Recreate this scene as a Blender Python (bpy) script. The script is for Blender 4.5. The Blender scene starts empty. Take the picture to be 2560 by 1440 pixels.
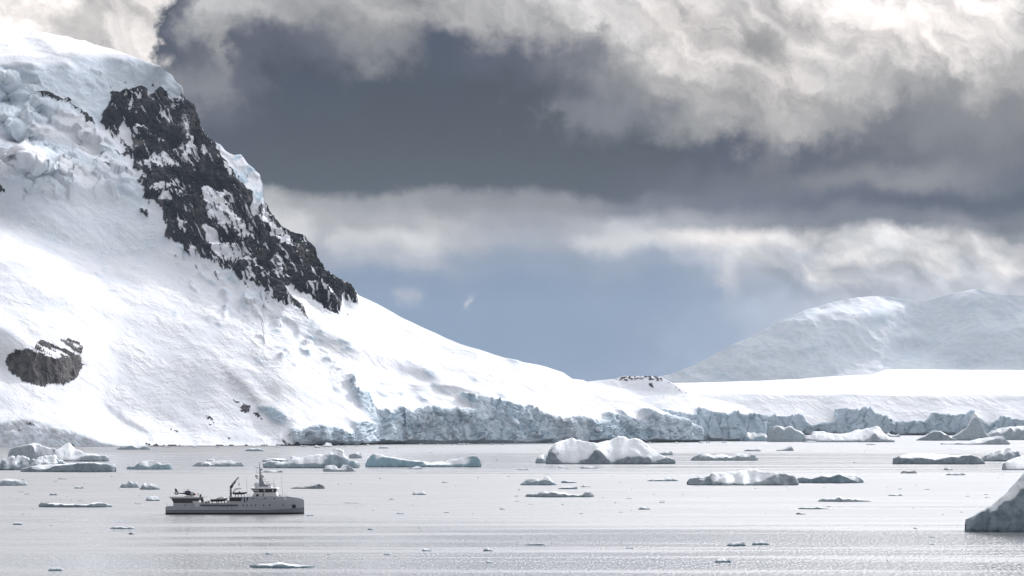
import bpy, bmesh, math, random
import numpy as np
from mathutils import Vector, Matrix

S = bpy.context.scene
COL = S.collection
R = math.radians

# ---------------------------------------------------------------- camera
# level camera 48 m above the sea, long lens, shifted up
F = 6000.0            # focal length in photograph pixels (2560 wide)
H = 48.0              # eye height above the sea
YH = 1050.0           # photograph row of the true horizon
cam_d = bpy.data.cameras.new('camera')
cam = bpy.data.objects.new('camera', cam_d)
COL.objects.link(cam)
cam.location = (0, 0, H)
cam.rotation_euler = (R(90), 0, 0)
cam_d.sensor_width = 36.0
cam_d.lens = 36.0 * F / 2560.0
cam_d.shift_y = (YH - 720.0) / 2560.0
cam_d.clip_start = 1.0
cam_d.clip_end = 200000.0
S.camera = cam

# ---------------------------------------------------------------- light
SUN_EL, SUN_AZ = R(31), R(32)       # behind the peaks, to the right of the view
EXPOSURE = 0.0
sun_d = bpy.data.lights.new('sun', 'SUN')
sun_d.energy = 2.85
sun_d.angle = R(0.6)
sun_d.color = (1.0, 0.965, 0.93)
sun = bpy.data.objects.new('sun', sun_d)
COL.objects.link(sun)
SUN_DIR = Vector((math.cos(SUN_EL) * math.sin(SUN_AZ), math.cos(SUN_EL) * math.cos(SUN_AZ), math.sin(SUN_EL)))
sun.rotation_euler = SUN_DIR.to_track_quat('Z', 'Y').to_euler()
sun.location = SUN_DIR * 30000

S.view_settings.view_transform = 'Standard'
S.view_settings.look = 'None'
S.view_settings.exposure = EXPOSURE
S.view_settings.gamma = 1.0
S.view_settings.use_curve_mapping = False
S.cycles.max_bounces = 8
S.cycles.diffuse_bounces = 3
S.cycles.glossy_bounces = 4
S.cycles.volume_bounces = 0
S.cycles.use_denoising = True


# ---------------------------------------------------------------- node helpers
class N:
    """wraps one socket (or number) so that node graphs can be written as sums"""
    def __init__(s, g, v): s.g, s.v = g, v
    def _op(s, op, *a):
        n = s.g.nt.nodes.new('ShaderNodeMath'); n.operation = op
        for i, x in enumerate((s,) + a):
            x = x.v if isinstance(x, N) else x
            if isinstance(x, (int, float)): n.inputs[i].default_value = x
            else: s.g.nt.links.new(x, n.inputs[i])
        return N(s.g, n.outputs[0])
    def __add__(s, o): return s._op('ADD', o)
    __radd__ = __add__
    def __sub__(s, o): return s._op('SUBTRACT', o)
    def __rsub__(s, o): return N(s.g, o)._op('SUBTRACT', s) if not isinstance(o, N) else o._op('SUBTRACT', s)
    def __mul__(s, o): return s._op('MULTIPLY', o)
    __rmul__ = __mul__
    def __truediv__(s, o): return s._op('DIVIDE', o)
    def pow(s, o): return s._op('POWER', o)
    def atan2(s, o): return s._op('ARCTAN2', o)
    def sqrt(s): return s._op('SQRT')
    def abs(s): return s._op('ABSOLUTE')
    def min(s, o): return s._op('MINIMUM', o)
    def max(s, o): return s._op('MAXIMUM', o)
    def clamp(s): return s.max(0.0).min(1.0)
    def step(s, a, b, smooth=True):
        n = s.g.nt.nodes.new('ShaderNodeMapRange')
        n.interpolation_type = 'SMOOTHSTEP' if smooth else 'LINEAR'
        s.g.nt.links.new(s.v, n.inputs[0])
        for i, x in ((1, a), (2, b)):
            if isinstance(x, N): s.g.nt.links.new(x.v, n.inputs[i])
            else: n.inputs[i].default_value = x
        return N(s.g, n.outputs[0])


class G:
    def __init__(s, nt): s.nt = nt
    def node(s, t, **kw):
        n = s.nt.nodes.new(t)
        for k, v in kw.items(): setattr(n, k, v)
        return n
    def link(s, a, b): s.nt.links.new(a.v if isinstance(a, N) else a, b)
    def num(s, x): 
        n = s.node('ShaderNodeValue'); n.outputs[0].default_value = x
        return N(s, n.outputs[0])
    def vec(s, x, y, z=0.0):
        n = s.node('ShaderNodeCombineXYZ')
        for i, q in enumerate((x, y, z)):
            if isinstance(q, N): s.link(q, n.inputs[i])
            else: n.inputs[i].default_value = q
        return n.outputs[0]
    def sep(s, v):
        n = s.node('ShaderNodeSeparateXYZ'); s.link(v, n.inputs[0])
        return [N(s, o) for o in n.outputs]
    def noise(s, v, scale=1.0, detail=4.0, rough=0.5, lac=2.0, typ='FBM', dist=0.0, dim='3D', color=False):
        n = s.node('ShaderNodeTexNoise'); n.noise_dimensions = dim; n.noise_type = typ
        if v is not None: s.link(v, n.inputs['Vector'])
        n.inputs['Scale'].default_value = scale
        n.inputs['Detail'].default_value = detail
        n.inputs['Roughness'].default_value = rough
        n.inputs['Lacunarity'].default_value = lac
        n.inputs['Distortion'].default_value = dist
        return n.outputs[1] if color else N(s, n.outputs[0])
    def mix(s, f, a, b, blend='MIX'):
        n = s.node('ShaderNodeMix', data_type='RGBA', blend_type=blend)
        for i, x in ((0, f), (6, a), (7, b)):
            x = x.v if isinstance(x, N) else x
            if isinstance(x, (int, float)): n.inputs[i].default_value = x
            elif isinstance(x, (tuple, list)): n.inputs[i].default_value = (*x[:3], 1.0)
            else: s.nt.links.new(x, n.inputs[i])
        return n.outputs[2]
    def ramp(s, f, stops, interp='LINEAR'):
        n = s.node('ShaderNodeValToRGB'); cr = n.color_ramp; cr.interpolation = interp
        while len(cr.elements) < len(stops): cr.elements.new(0.5)
        for e, (p, c) in zip(cr.elements, stops):
            e.position = p
        for e, (p, c) in zip(cr.elements, stops):
            e.color = c if len(c) == 4 else (*c, 1.0)
        s.link(f, n.inputs[0])
        return n.outputs[0], N(s, n.outputs[1])


def lin(c):
    c = c / 255.0
    return c / 12.92 if c <= 0.04045 else ((c + 0.055) / 1.055) ** 2.4

# ---------------------------------------------------------------- sky
world = bpy.data.worlds.new('World')
S.world = world
world.use_nodes = True
wt = world.node_tree
wt.nodes.clear()
g = G(wt)
tc = g.node('ShaderNodeTexCoord')
dx, dy, dz = g.sep(tc.outputs['Generated'])
az = dx.atan2(dy)
el = dz / (dx * dx + dy * dy + 1e-6).sqrt()
SK_GAIN = 1.0
u0 = az * 6.0          # thousands of photograph pixels right of the view axis
v0 = el * 6.0          # thousands of photograph pixels above the horizon
P0 = g.vec(u0, v0, 0.0)
# slow and fine turbulence that breaks up every cloud edge
w1 = g.sep(g.noise(P0, 3.2, 2, 0.55, dim='2D', color=True))
w2 = g.sep(g.noise(P0, 12.0, 5, 0.62, dim='2D', color=True))
u1 = u0 + (w1[0] - 0.5) * 0.26 + (w2[0] - 0.5) * 0.15
v1 = v0 + (w1[1] - 0.5) * 0.13 + (w2[1] - 0.5) * (0.045 + v0.step(0.50, 0.72) * 0.08)

def B(l, w=0.0, a=1.0):
    """cloud tone: l = brightness 0..255, w = warmth (-1 slate, +1 cream), a = cover"""
    if w < 0: return (lin(l + 2.0 * w + 7.0 * min(0.0, w + 1.0)), lin(l), lin(min(255, l - 8 * w)), a)
    return (lin(min(255, l + 5 * w)), lin(min(255, l - 1.0 * w)), lin(min(255, l - 5 * w)), a)

# cloud tones by bearing, one row per height above the horizon (photograph rows)
HAZE, HAZE_TOP = 1.0e-5, 2850.0     # air of the bay: the low sky is seen through it
rows = [
 (-150, [(-100, B(235, 1)), (300, B(228, 1)), (700, B(205, .5)), (1300, B(215, .6)), (1900, B(235, 1)), (2600, B(240, 1))]),
 (30, [(0, B(240, 1)), (110, B(225, 1)), (200, B(172, .5)), (290, B(205, .8)), (400, B(212, 1)), (432, B(185, .3)), (445, B(88, -1.2)), (470, B(120, -1)), (520, B(172, 0)), (800, B(152, 0)), (1000, B(165, .2)), (1300, B(172, .2)), (1550, B(200, .6)), (1700, B(214, 1)), (1820, B(178, .5)), (1960, B(206, .8)), (2100, B(234, 1)), (2460, B(240, 1)), (2540, B(188, .3)), (2700, B(190, .3))]),
 (125, [(0, B(240, 1)), (180, B(190, .6)), (300, B(215, .8)), (425, B(216, .8)), (448, B(100, -1)), (540, B(112, -.8)), (585, B(150, 0)), (620, B(106, -1)), (780, B(112, -.9)), (900, B(142, -.2)), (1000, B(134, -.3)), (1120, B(100, -1.2)), (1300, B(104, -1)), (1440, B(128, -.5)), (1560, B(176, .3)), (1720, B(218, 1)), (1800, B(204, .8)), (1880, B(150, .2)), (1960, B(160, .3)), (2080, B(208, .8)), (2300, B(222, 1)), (2450, B(218, .9)), (2600, B(185, .4))]),
 (220, [(300, B(230, .8)), (455, B(218, .8)), (480, B(135, -.5)), (560, B(138, -.4)), (620, B(112, -.9)), (680, B(96, -1.2)), (1000, B(94, -1.3)), (1300, B(92, -1.3)), (1400, B(112, -.8)), (1500, B(140, -.2)), (1580, B(152, 0)), (1680, B(172, .4)), (1800, B(178, .5)), (1900, B(190, .7)), (1990, B(204, .9)), (2080, B(176, .4)), (2200, B(172, .3)), (2330, B(150, 0)), (2480, B(172, .4)), (2600, B(168, .3))]),
 (300, [(440, B(150, -.3)), (520, B(116, -.8)), (640, B(98, -1.2)), (1000, B(93, -1.3)), (1310, B(94, -1.2)), (1370, B(130, -.5)), (1460, B(134, -.5)), (1600, B(128, -.5)), (1700, B(150, 0)), (1850, B(170, .4)), (1960, B(180, .5)), (2080, B(160, .2)), (2150, B(128, -.4)), (2300, B(138, -.3)), (2500, B(140, -.2)), (2700, B(140, -.2))]),
 (385, [(500, B(108, -1)), (700, B(98, -1.2)), (1100, B(92, -1.3)), (1450, B(92, -1.3)), (1700, B(98, -1.2)), (1830, B(108, -.9)), (1900, B(128, -.4)), (2000, B(112, -.8)), (2150, B(118, -.6)), (2350, B(130, -.4)), (2600, B(132, -.3))]),
 (455, [(500, B(108, -.8)), (800, B(104, -1)), (1150, B(96, -1.1)), (1400, B(102, -.9)), (1650, B(116, -.7)), (1900, B(124, -.6)), (2100, B(140, -.3)), (2260, B(150, -.2)), (2400, B(142, -.4)), (2600, B(122, -.8))]),
 (505, [(600, B(190, 0)), (760, B(172, -.1)), (1000, B(160, -.2)), (1200, B(154, -.3)), (1400, B(152, -.4)), (1550, B(142, -.8)), (1800, B(132, -.9)), (2100, B(122, -1)), (2350, B(116, -1)), (2600, B(114, -1))]),
 (560, [(600, B(218, .2)), (720, B(208, .1)), (850, B(184, -.1)), (950, B(176, -.2)), (1100, B(188, -.1)), (1280, B(166, -.7)), (1400, B(178, -.5)), (1560, B(196, -.3)), (1750, B(176, -.5)), (2000, B(150, -.7)), (2300, B(140, -.8)), (2400, B(150, -.5)), (2600, B(150, -.5))]),
 (605, [(650, B(214, .1)), (780, B(210, 0)), (850, B(184, -.3)), (900, B(206, 0)), (1020, B(212, 0)), (1150, B(190, -.3)), (1300, B(182, -.6, .8)), (1460, B(206, -.1)), (1600, B(210, 0)), (1800, B(232, .8)), (1900, B(238, .9)), (2050, B(224, .4)), (2200, B(222, .2)), (2300, B(228, .5)), (2420, B(226, .5)), (2600, B(224, .5))]),
 (660, [(700, B(176, -.8, .7)), (850, B(180, -.9, .7)), (940, B(196, -.4, .8)), (1020, B(192, -.5, .8)), (1150, B(170, -1.6, .6)), (1400, B(168, -1.6, .55)), (1600, B(176, -1.4, .6)), (1750, B(200, -.7, .9)), (1850, B(220, 0)), (1950, B(214, -.2)), (2080, B(196, -.7)), (2180, B(230, .6)), (2230, B(216, 0)), (2320, B(228, .6)), (2400, B(206, -.4)), (2480, B(232, .8)), (2600, B(224, .4))]),
 (720, [(800, B(165, -2, .5)), (1020, B(164, -2, .5)), (1300, B(160, -2.2, .45)), (1600, B(165, -2, .5)), (1750, B(180, -1.5, .6)), (1820, B(200, -.6)), (1900, B(192, -.9, .8)), (2000, B(192, -.8, .9)), (2120, B(222, .3)), (2200, B(202, -.5)), (2400, B(206, -.4)), (2600, B(204, -.5))]),
 (752, [(800, B(165, -2.1, .5)), (960, B(168, -2, .5)), (1000, B(192, -1, .8)), (1035, B(186, -1.2, .7)), (1070, B(164, -2.1, .5)), (1165, B(162, -2.2, .45)), (1192, B(204, -.6, .9)), (1222, B(162, -2.2, .45)), (1600, B(165, -2.1, .5)), (1750, B(176, -1.8, .6)), (1800, B(194, -.9, .8)), (1860, B(186, -1.3, .7)), (1960, B(186, -1.3, .8)), (2120, B(200, -.8)), (2600, B(203, -.8))]),
 (800, [(800, B(166, -2.3, .45)), (1150, B(162, -2.4, .4)), (1400, B(160, -2.3, .4)), (1600, B(165, -2, .5)), (1750, B(178, -1.8, .7)), (1900, B(192, -1.4, .8)), (2100, B(204, -1, .9)), (2600, B(206, -.9, .9))]),
 (1000, [(800, B(178, -2.2, .5)), (1300, B(174, -2.2, .5)), (1600, B(178, -2, .6)), (1750, B(190, -1.8, .8)), (2100, B(204, -1.3, .9)), (2600, B(206, -1.1, .9))]),
]
U_LO, U_HI = -150.0, 2750.0
fu = (u1 * 1000.0 + (1280.0 - U_LO)) / (U_HI - U_LO)
fv = 1050.0 - v1 * 1000.0                       # photograph row
col = cov = None
for i, (py, stops) in enumerate(rows):
    tr = math.exp(-HAZE * min(HAZE_TOP * F / max(1050 - py, 30), 58000.0))
    stops = [(x, tuple(max(.010, (q - (1 - tr) * s_) / tr) for q, s_ in zip(k[:3], (.58, .62, .66))) + (k[3],)) for x, k in stops]
    c, a = g.ramp(fu, [((x - U_LO) / (U_HI - U_LO), k) for x, k in stops], 'EASE')
    if col is None: col, cov = c, a
    else:
        f = fv.step(float(rows[i - 1][0]), float(py))
        col = g.mix(f, col, c)
        cov = cov + (a - cov) * f
# billows: lit side minus shaded side of a turbulent density, stronger in bright cloud
qu = u0 + v0 * 0.55 + (w1[1] - 0.5) * 0.30 + (w2[0] - 0.5) * 0.10
qv = v0 * 1.15 + u0 * 0.30 + (w1[0] - 0.5) * 0.22 + (w2[1] - 0.5) * 0.10
def dens(a, b):
    return g.noise(g.vec(a, b), 5.5, 6, 0.56, 2.1, dim='2D')
d0 = dens(qu, qv)
d1 = dens(qu + 0.02, qv + 0.05)
lit = (d0 - d1) * 1.1 + (d0 - 0.5) * 1.3
bw = g.node('ShaderNodeRGBToBW'); g.link(col, bw.inputs[0])
lum = N(g, bw.outputs[0])
upper = v0.step(0.68, 0.80)
puffs = u0.step(0.45, 0.80) * v0.step(0.26, 0.34) * (1.0 - v0.step(0.46, 0.54))
rough_amt = lum.step(0.10, 0.45) * (upper * 0.75 + 0.25) + puffs * 0.25
# rounded cumulus heads low on the right
vor = g.node('ShaderNodeTexVoronoi', voronoi_dimensions='2D', feature='SMOOTH_F1'); vor.inputs['Scale'].default_value = 9.0; vor.inputs['Smoothness'].default_value = 0.35
vor.inputs['Detail'].default_value = 2.0; vor.inputs['Roughness'].default_value = 0.6
g.link(g.vec(u0 * 0.8 + (w1[0] - 0.5) * 0.2 + (w2[0] - 0.5) * 0.05, v0 * 1.25 + (w1[1] - 0.5) * 0.15 + (w2[1] - 0.5) * 0.05), vor.inputs['Vector'])
puff = 0.52 - N(g, vor.outputs['Distance'])
gain = 1.05 + upper * 0.10 + lit * rough_amt + puff * puffs * 0.6
cvec = g.node('ShaderNodeVectorMath', operation='SCALE'); g.link(col, cvec.inputs[0]); g.link(gain.max(0.3), cvec.inputs['Scale'])
cloud = cvec.outputs[0]
# above the picture: bright broken overcast, thinner and brighter towards the sun
P3 = tc.outputs['Generated']
hi = g.noise(P3, 3.0, 4, 0.6)
cosd = dx * SUN_DIR.x + dy * SUN_DIR.y + dz * SUN_DIR.z
glow = cosd.max(0.0).pow(5.0)
over, _ = g.ramp(hi, [(0.30, B(176, -1.1)), (0.45, B(204, -.9)), (0.6, B(231, -.4)), (0.75, B(245, .2))])
ov = g.node('ShaderNodeVectorMath', operation='SCALE'); g.link(over, ov.inputs[0]); g.link(0.62 + ((cosd + 1.0) * 0.5).pow(3.0) * 0.75 + glow * 5.8, ov.inputs['Scale'])
sky_hi = el.step(0.165, 0.26)
cloud = g.mix(sky_hi, cloud, ov.outputs[0])
cov = cov + (1.0 - cov) * sky_hi
# the clear air behind the clouds
nish = g.node('ShaderNodeTexSky', sky_type='NISHITA')
nv = g.vec(dx, dy, dz.max(0.0) + 0.30)
g.link(nv, nish.inputs[0])
nish.sun_disc = False
nish.sun_elevation = SUN_EL
nish.sun_rotation = SUN_AZ
nish.altitude = 50.0
nish.air_density = 1.0; nish.dust_density = 0.6; nish.ozone_density = 1.5
ns = g.node('ShaderNodeVectorMath', operation='SCALE'); g.link(nish.outputs[0], ns.inputs[0]); ns.inputs['Scale'].default_value = 0.05
final = g.mix(cov, ns.outputs[0], cloud)
bg = g.node('ShaderNodeBackground'); g.link(final, bg.inputs[0]); bg.inputs[1].default_value = SK_GAIN
wo = g.node('ShaderNodeOutputWorld'); g.link(bg.outputs[0], wo.inputs[0])


# ---------------------------------------------------------------- numeric tools
def _hash(ix, iy, iz, seed):
    h = (ix * 374761393 + iy * 668265263 + iz * 1274126177 + seed * 974634777) & 0xffffffff
    h = ((h ^ (h >> 13)) * 1103515245) & 0xffffffff
    h = ((h ^ (h >> 16)) * 2246822519) & 0xffffffff
    return (h ^ (h >> 15)) & 0xffffffff

_G3 = np.random.RandomState(7).normal(size=(256, 3)); _G3 /= np.linalg.norm(_G3, axis=1)[:, None]
_A = np.random.RandomState(8).rand(256) * 2 * np.pi
_G2 = np.stack([np.cos(_A), np.sin(_A)], 1)

def perlin3(x, y, z, seed=0):
    x, y, z = np.broadcast_arrays(x, y, z)
    ix, iy, iz = (np.floor(q).astype(np.int64) for q in (x, y, z))
    fx, fy, fz = x - ix, y - iy, z - iz
    ux, uy, uz = (q * q * q * (q * (q * 6 - 15) + 10) for q in (fx, fy, fz))
    r = 0.0
    for a in (0, 1):
        for b in (0, 1):
            for c in (0, 1):
                gr = _G3[_hash(ix + a, iy + b, iz + c, seed) & 255]
                d = gr[..., 0] * (fx - a) + gr[..., 1] * (fy - b) + gr[..., 2] * (fz - c)
                r = r + d * (ux if a else 1 - ux) * (uy if b else 1 - uy) * (uz if c else 1 - uz)
    return r * 1.6

def perlin2(x, y, seed=0):
    x, y = np.broadcast_arrays(x, y)
    ix, iy = (np.floor(q).astype(np.int64) for q in (x, y))
    fx, fy = x - ix, y - iy
    ux, uy = (q * q * q * (q * (q * 6 - 15) + 10) for q in (fx, fy))
    r = 0.0
    for a in (0, 1):
        for b in (0, 1):
            gr = _G2[_hash(ix + a, iy + b, ix * 0, seed) & 255]
            r = r + (gr[..., 0] * (fx - a) + gr[..., 1] * (fy - b)) * (ux if a else 1 - ux) * (uy if b else 1 - uy)
    return r * 1.5

def fbm2(x, y, o=4, gain=0.5, seed=0, ridged=False):
    s = 0.0; a = 1.0; t = 0.0
    for k in range(o):
        n = perlin2(x * 2.03 ** k, y * 2.03 ** k, seed + k * 17)
        if ridged: n = 1 - 2 * np.abs(n)
        s = s + n * a; t += a; a *= gain
    return s / t

def fbm3(P, scale, o=4, gain=0.5, seed=0, ridged=False):
    s = 0.0; a = 1.0; t = 0.0
    for k in range(o):
        q = P / scale * 2.03 ** k
        n = perlin3(q[..., 0], q[..., 1], q[..., 2], seed + k * 17)
        if ridged: n = 1 - 2 * np.abs(n)
        s = s + n * a; t += a; a *= gain
    return s / t

def worley2(x, y, seed=0):
    """cell value and distance to the nearest border of jittered cells"""
    ix, iy = np.floor(x).astype(np.int64), np.floor(y).astype(np.int64)
    d1 = np.full(x.shape, 9.0); d2 = np.full(x.shape, 9.0); val = np.zeros(x.shape)
    for a in (-1, 0, 1):
        for b in (-1, 0, 1):
            h = _hash(ix + a, iy + b, ix * 0, seed)
            px = ix + a + (h & 1023) / 1023.0; py = iy + b + ((h >> 10) & 1023) / 1023.0
            d = np.hypot(x - px, y - py)
            v = ((h >> 20) & 1023) / 1023.0
            nearer = d < d1
            d2 = np.where(nearer, d1, np.minimum(d2, d))
            val = np.where(nearer, v, val); d1 = np.where(nearer, d, d1)
    return val, d2 - d1

def boxblur(a, r):
    if r < 0.5: return a
    for ax in (0, 1):
        for _ in range(3):
            k = max(1, int(round(r)))
            p = np.pad(a, [(k + 1, k) if i == ax else (0, 0) for i in (0, 1)], mode='edge')
            c = np.cumsum(p, axis=ax)
            n = a.shape[ax]
            hi = np.take(c, np.arange(2 * k + 1, 2 * k + 1 + n), axis=ax)
            lo = np.take(c, np.arange(0, n), axis=ax)
            a = (hi - lo) / (2 * k + 1)
    return a

def smooth01(x, a, b):
    t = np.clip((x - a) / (b - a), 0, 1)
    return t * t * (3 - 2 * t)

def inpoly(X, Y, poly):
    m = np.zeros(X.shape, bool)
    xs = [p[0] for p in poly]; ys = [p[1] for p in poly]
    bb = (X >= min(xs)) & (X <= max(xs)) & (Y >= min(ys)) & (Y <= max(ys))
    x, y = X[bb], Y[bb]
    if x.size == 0: return m
    c = np.zeros(x.shape, bool)
    n = len(poly)
    for i in range(n):
        x1, y1 = poly[i]; x2, y2 = poly[(i + 1) % n]
        if y1 == y2: continue
        k = ((y1 > y) != (y2 > y)) & (x < (x2 - x1) * (y - y1) / (y2 - y1) + x1)
        c ^= k
    m[bb] = c
    return m

def z(poly, s, ox, oy):
    """vertices read from an enlargement (scale s, corner ox, oy) back to photograph pixels"""
    return [(ox + x / s, oy + y / s) for x, y in poly]

def pl(pts, x):
    pts = sorted(pts)
    return np.interp(x, [p[0] for p in pts], [p[1] for p in pts])

def world_at(px, py, Y):
    return np.array([(px - 1280.0) / F * Y, Y, H - (py - YH) / F * Y])

def sea_dist(py):
    return F * H / (py - YH)


def set_tags(o, label=None, category=None, group=None, kind=None):
    if label: o['label'] = label
    if category: o['category'] = category
    if group: o['group'] = group
    if kind: o['kind'] = kind
    return o

def mesh_obj(name, verts, faces, mat=None, parent=None, smooth=True, loc=None):
    me = bpy.data.meshes.new(name)
    me.from_pydata([tuple(map(float, v)) for v in verts], [], faces)
    me.update()
    if smooth: me.polygons.foreach_set('use_smooth', [True] * len(me.polygons))
    if mat: me.materials.append(mat)
    o = bpy.data.objects.new(name, me)
    COL.objects.link(o)
    if parent is not None: o.parent = parent
    if loc is not None: o.location = loc
    return o

def grid_obj(name, P, mat, attrs=None, flat=None, uvwrap=False):
    """P (rows, cols, 3) -> one mesh"""
    r, c = P.shape[:2]
    idx = np.arange(r * c).reshape(r, c)
    f = np.stack([idx[:-1, :-1], idx[:-1, 1:], idx[1:, 1:], idx[1:, :-1]], -1).reshape(-1, 4)
    me = bpy.data.meshes.new(name)
    me.vertices.add(r * c); me.vertices.foreach_set('co', P.reshape(-1).astype(np.float32))
    me.loops.add(f.size); me.loops.foreach_set('vertex_index', f.reshape(-1).astype(np.int32))
    me.polygons.add(len(f))
    me.polygons.foreach_set('loop_start', (np.arange(len(f)) * 4).astype(np.int32))
    sm = np.ones(len(f), bool)
    if flat is not None:
        fm = (flat[:-1, :-1] + flat[1:, 1:]).reshape(-1) > 1.0
        sm[fm] = False
    me.polygons.foreach_set('use_smooth', sm)
    me.update(calc_edges=True)
    for k, v in (attrs or {}).items():
        at = me.attributes.new(k, 'FLOAT', 'POINT')
        at.data.foreach_set('value', v.reshape(-1).astype(np.float32))
    me.materials.append(mat)
    o = bpy.data.objects.new(name, me)
    COL.objects.link(o)
    return o


class Relief:
    """A hillside modelled from its slopes: every region gets a steepness and the
    bearing it faces; the surface is the one whose slopes agree best with them."""
    def __init__(s, x0, x1, y0, y1, d, slope, aspect, seed=1):
        s.d = d
        s.xs = np.arange(x0, x1 + d * .5, d); s.ys = np.arange(y0, y1 + d * .5, d)
        s.X, s.Y = np.meshgrid(s.xs, s.ys)
        s.seed = seed
        wx = fbm2(s.X / 34, s.Y / 34, 5, .55, seed + 1); wy = fbm2(s.X / 34, s.Y / 34, 5, .55, seed + 2)
        s.wx, s.wy = wx, wy
        s.n = np.zeros(s.X.shape + (3,)); s.n[:] = s.nrm(slope, aspect)
        s.attr = {k: np.zeros(s.X.shape) for k in ('rock', 'ice', 'dirt', 'crag')}
    @staticmethod
    def nrm(sl, a):
        sl, a = np.radians(sl), np.radians(a)
        return np.stack(np.broadcast_arrays(np.sin(sl) * np.sin(a), np.sin(sl) * np.cos(a), np.cos(sl)), -1)
    def mask(s, poly, blur=0.0, warp=6.0):
        m = inpoly(s.X + s.wx * warp, s.Y + s.wy * warp, poly).astype(float)
        return boxblur(m, blur / s.d) if blur else m
    def face(s, m, sl, a):
        if isinstance(m, list): m = s.mask(m, 4.0)
        s.n = s.n * (1 - m[..., None]) + s.nrm(sl, a) * m[..., None]
    def put(s, key, m, v=1.0):
        s.attr[key] = s.attr[key] * (1 - m) + v * m
    def solve(s):
        n = s.n / np.linalg.norm(s.n, axis=-1, keepdims=True)
        ny = np.maximum(n[..., 1], 0.08)
        a, b = np.clip(n[..., 0] / ny, -3.5, 3.5), np.clip(n[..., 2] / ny, -0.2, 5.5)
        u, v = (s.X - 1280) / F, (YH - s.Y) / F
        D = 1 / np.clip(1 - a * u - b * v, 0.12, 4)
        p, q = a * D, b * D
        h = s.d / F
        px = (p[:, :-1] + p[:, 1:]) * .5 * h
        qy = -(q[:-1] + q[1:]) * .5 * h              # rows go down
        div = np.zeros(s.X.shape)
        div[:, :-1] += px; div[:, 1:] -= px
        div[:-1] += qy; div[1:] -= qy
        r, c = div.shape
        e = np.block([[div, div[:, ::-1]], [div[::-1], div[::-1, ::-1]]])
        ft = np.fft.rfft2(e)
        ky = 2 - 2 * np.cos(2 * np.pi * np.arange(2 * r) / (2 * r))
        kx = 2 - 2 * np.cos(2 * np.pi * np.arange(ft.shape[1]) / (2 * c))
        den = -(ky[:, None] + kx[None]); den[0, 0] = 1
        ft = ft / den; ft[0, 0] = 0
        s.phi = np.fft.irfft2(ft, s=e.shape)[:r, :c]
        return s
    def samp(s, A, px, py):
        fx = np.clip((px - s.xs[0]) / s.d, 0, len(s.xs) - 1.001); fy = np.clip((py - s.ys[0]) / s.d, 0, len(s.ys) - 1.001)
        ix, iy = fx.astype(int), fy.astype(int); tx, ty = fx - ix, fy - iy
        return (A[iy, ix] * (1 - tx) + A[iy, ix + 1] * tx) * (1 - ty) + (A[iy + 1, ix] * (1 - tx) + A[iy + 1, ix + 1] * tx) * ty
    def build(s, name, top, base, cols, nrow, mat, base_dist=None, disp=None, back=(1200, 900), anchor=140.0, sides=True):
        px = np.asarray(cols, float)
        pb, pt = pl(base, px), pl(top, px)
        pt = np.minimum(pt, pb - 1.0)
        phib = s.samp(s.phi, px, pb)
        tgt = np.log(sea_dist(pb)) if base_dist is None else np.log(pl(base_dist, px))
        c = tgt - phib
        k = max(3, int(90 / (px[1] - px[0])))
        cs = np.convolve(np.pad(c, k, mode='edge'), np.hanning(2 * k + 1) / np.hanning(2 * k + 1).sum(), mode='valid')
        t = np.linspace(0, 1, nrow)[:, None]
        PY = pb[None] + (pt - pb)[None] * t
        PX = np.repeat(px[None], nrow, 0)
        ph = s.samp(s.phi, PX, PY) + cs[None] + (c - cs)[None] * np.exp(-(pb[None] - PY) / anchor)
        Yd = np.exp(ph)
        P = np.stack([(PX - 1280) / F * Yd, Yd, H - (PY - YH) / F * Yd], -1)
        at = {k: s.samp(v, PX, PY) for k, v in s.attr.items()}
        print(name, 'depth', Yd.min().round(), Yd.max().round(), 'anchor', c.min().round(3), c.max().round(3), 'Z', P[..., 2].max().round())
        if disp is not None:
            Nn = np.cross(np.gradient(P, axis=1), np.gradient(P, axis=0))
            Nn /= np.linalg.norm(Nn, axis=-1, keepdims=True) + 1e-9
            dd = disp(P, at, PX, PY) * smooth01(t, 0.0, 0.02)
            P = P + Nn * dd[..., None]
        # below the waterline and down the far side
        low = P[:1].copy(); low[..., 2] = -25
        crest = P[-1]
        bk = []
        L, dz = back
        for f in (0.03, 0.1, 0.3, 0.6, 1.0):
            q = crest.copy()
            q[:, 1] += L * f; q[:, 0] *= (crest[:, 1] + L * f) / crest[:, 1]
            q[:, 2] = np.maximum(crest[:, 2] - dz * f * f * 1.0 - 6 * f, -25)
            bk.append(q)
        P = np.concatenate([low, P, np.array(bk)], 0)
        ex = lambda a: np.concatenate([a[:1], a, np.repeat(a[-1:], 5, 0)], 0)
        at = {k: ex(v) for k, v in at.items()}
        o = grid_obj(name, P, mat, {k: v for k, v in at.items() if k in ('rock', 'ice', 'dirt')}, flat=at['rock'])
        return set_tags(o, kind='structure')


# ---------------------------------------------------------------- materials
def new_mat(name):
    m = bpy.data.materials.new(name); m.use_nodes = True
    nt = m.node_tree; nt.nodes.clear()
    g = G(nt)
    b = g.node('ShaderNodeBsdfPrincipled'); o = g.node('ShaderNodeOutputMaterial')
    g.link(b.outputs[0], o.inputs[0])
    return m, g, b

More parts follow.
